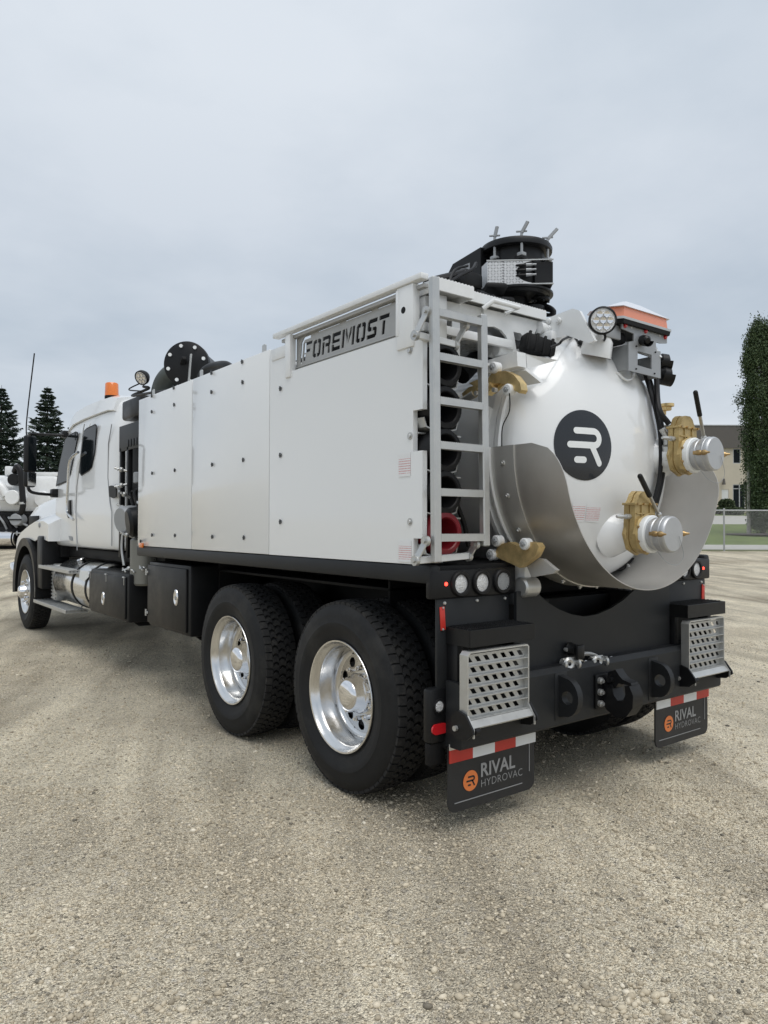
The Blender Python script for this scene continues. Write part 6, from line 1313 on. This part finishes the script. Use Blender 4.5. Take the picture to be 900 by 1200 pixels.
g = G(); g.tube([wl+Vector((.03, .02, -.08)), wl+Vector((.04, -.10, -.115)), (-1.20, 3.95, 2.88), (-1.18, 3.45, 2.84), (-1.15, 3.0, 2.80)], .014, 8); g.tube([wl+Vector((.03, -.02, -.03)), (-1.22, 4.0, 2.95), (-1.2, 3.7, 2.89)], .007, 6); g.obj('lamp_arm', BLACK, T)
# ---------------------------------------------------------------- hose tubes standing in the rack behind the ladder
g = G(); g.box((-1.275, -.56, 1.352), (-.985, -.548, 2.44), .003); g.obj('rack_back', WHITE2, T)
ZT_ = (2.385, 2.165, 1.945, 1.727)
for k, z in enumerate(ZT_+(1.515,)):
    g = G(); g.prism([(-.115, -.055), (-.10, -.10), (.0, -.127), (.10, -.10), (.115, -.055), (.120, -.058), (.106, -.106), (0, -.133), (-.106, -.106), (-.12, -.058)], (-1.165, -.745, z), U_X, U_Z, (0, .40, 0)); g.box((-1.283, -.70, z-.137), (-.985, -.62, z-.128), .002); g.obj('rack_cradle', ALU, T, 0)
def dig_tube(z, m_, label):
    c_ = (-1.165, 0, z); g = G(); g.lathe([(.085, .60), (.085, -.66), (.098, -.665), (.110, -.672), (.112, -.69), (.112, -.775), (.108, -.782), (.086, -.785), (.080, -.78), (.078, -.70), (.072, -.68), (.072, .60), (.085, .60)], c_, (0, 1, 0), 32)
    o = g.obj('suction_tube', m_, None, 40); tag(o, label, 'tube', 'suction tubes racked behind the ladder')
for z, nm in zip(ZT_, ('topmost of the rack', 'second from the top of the rack', 'third from the top of the rack', 'just above the red tube')): dig_tube(z, HOSE, 'black round suction tube end behind the ladder, '+nm)
dig_tube(1.515, REDH, 'dark red suction tube at the bottom of the rack behind the ladder')
for k, q in enumerate([((527, 500), (528, 540), (529, 560)), ((527, 595), (532, 620), (536, 640)), ((535, 590), (544, 615), (549, 640))]):
    g = G(); g.tube([onY(*p, -.68) for p in q], .013, 8); g.obj('hose', HOSE, T)
# ================================================================== A SECOND VACUUM TRUCK PARKED ACROSS THE YARD
def far_truck():
    D = 33.; o0 = W(D, P2(10, D)); t = empty('vacuum_truck', 'white vacuum truck parked across the yard, half hidden by the cab', 'truck', o0)
    def q(x, y, dd=0.): return at_d(x, y, D+dd)-o0
    def ht(x, y, dd=0.): p = q(x, y, dd); return p
    k = D/F_PX
    def box(x0, y0, x1, y1, d0, d1, nm, m_, bev=.05):
        a, b = q(x0, y1, 0), q(x1, y0, 0); M = Matrix(((RH.x, FH.x, 0, 0), (RH.y, FH.y, 0, 0), (0, 0, 1, 0), (0, 0, 0, 1)))
        la, lb = a.dot(RH), b.dot(RH); base = a.dot(FH); g = G(); g.box((la, base+d0, a.z), (lb, base+d1, b.z), bev, M); return g.obj(nm, m_, t)
    def cyl(x, y, r, d0, d1, nm, m_, lat=False, x2=None):
        g = G(); c_ = q(x, y)
        if lat: g.cyl(c_, q(x2, y), r, n=26, bev=.04)
        else: g.cyl(c_+FH*d0, c_+FH*d1, r, n=28, bev=.03)
        return g.obj(nm, m_, t)
    box(-90, 556, 62, 600, .55, 2.3, 'tank_body', WHITE2, .25); box(-120, 600, 62, 634, .6, 2.0, 'chassis', BLACKM, .03); box(-20, 601, 58, 626, .35, .6, 'machinery', BLACKM, .05)
    cyl(17, 583, .33, -.25, .6, 'round_tank', WHITE2); cyl(1, 577, .36, .0, .7, 'round_tank', WHITE2); cyl(44.5, 584.5, .36, .35, .6, 'hatch', WHITE2)
    cyl(16.5, 562, .27, -.1, .5, 'hatch', BLACK); cyl(20.5, 609, .27, -.2, .4, 'end_disc', GREYP); box(13, 608.3, 28, 609.8, -.23, -.2, 'disc_bar', BLACKM, .004)
    g = G(); g.tube([q(-25, 563), q(-8, 566), q(2, 571), q(8, 581)], .2, 14); g.obj('pipe', WHITE2, t)
    g = G(); g.tube([q(17, 553, .1), q(20, 547, -.1), q(24, 553, -.15), q(26, 575, -.15), q(27, 590, -.15), q(25, 600, -.1), q(18, 604, 0)], .13, 12); g.obj('hose', HOSE, t); g = G(); g.cyl(q(26.2, 588.5, -.15), q(26.4, 591, -.15), .15, n=14); g.obj('hose_clamp', ALU, t)
    box(-3, 545, 4.5, 556, .6, 1.0, 'roof_vent', WHITE2, .05); box(30, 552, 60, 557, .7, 1.6, 'roof_rail', WHITE2, .03)
    g = G(); g.cyl(q(-30, 631), q(19, 631), .34, n=30, bev=.05); g.obj('fuel_tank', CHROME, t); g = G(); g.ring(q(17, 631), q(18.5, 631), .355, .3, 30); g.obj('tank_strap', BLACKM, t)
    box(19, 624, 36, 625.5, -.1, .5, 'step', ALU, .01); box(24, 625.5, 27, 637, 0, .3, 'step_bracket', ALU, .01)
    for x in (4, 12, 40): 
        c_ = q(x, 631, .3); c_.z = .5; g = G(); g.lathe([(.2, 0), (.30, -.01), (.32, -.03), (.45, -.04), (.50, -.0), (.51, .06), (.51, .24), (.47, .30)], c_, FH, 28); wh = g.obj('wheel', RUBBER, t); g = G(); g.lathe([(1e-4, .05), (.1, .02), (.12, .08), (.28, .06), (.31, -.01)], c_, FH, 24); g.obj('rim', ALUP, wh)
    for k_ in range(5): g = G(); g.tube([q(-2+k_*6, 604+k_, .2), q(4+k_*5, 612, .1), q(8+k_*6, 620-k_, .25)], .05, 8); g.obj('hose', HOSE if k_ % 2 else GREYP, t)
far_truck()
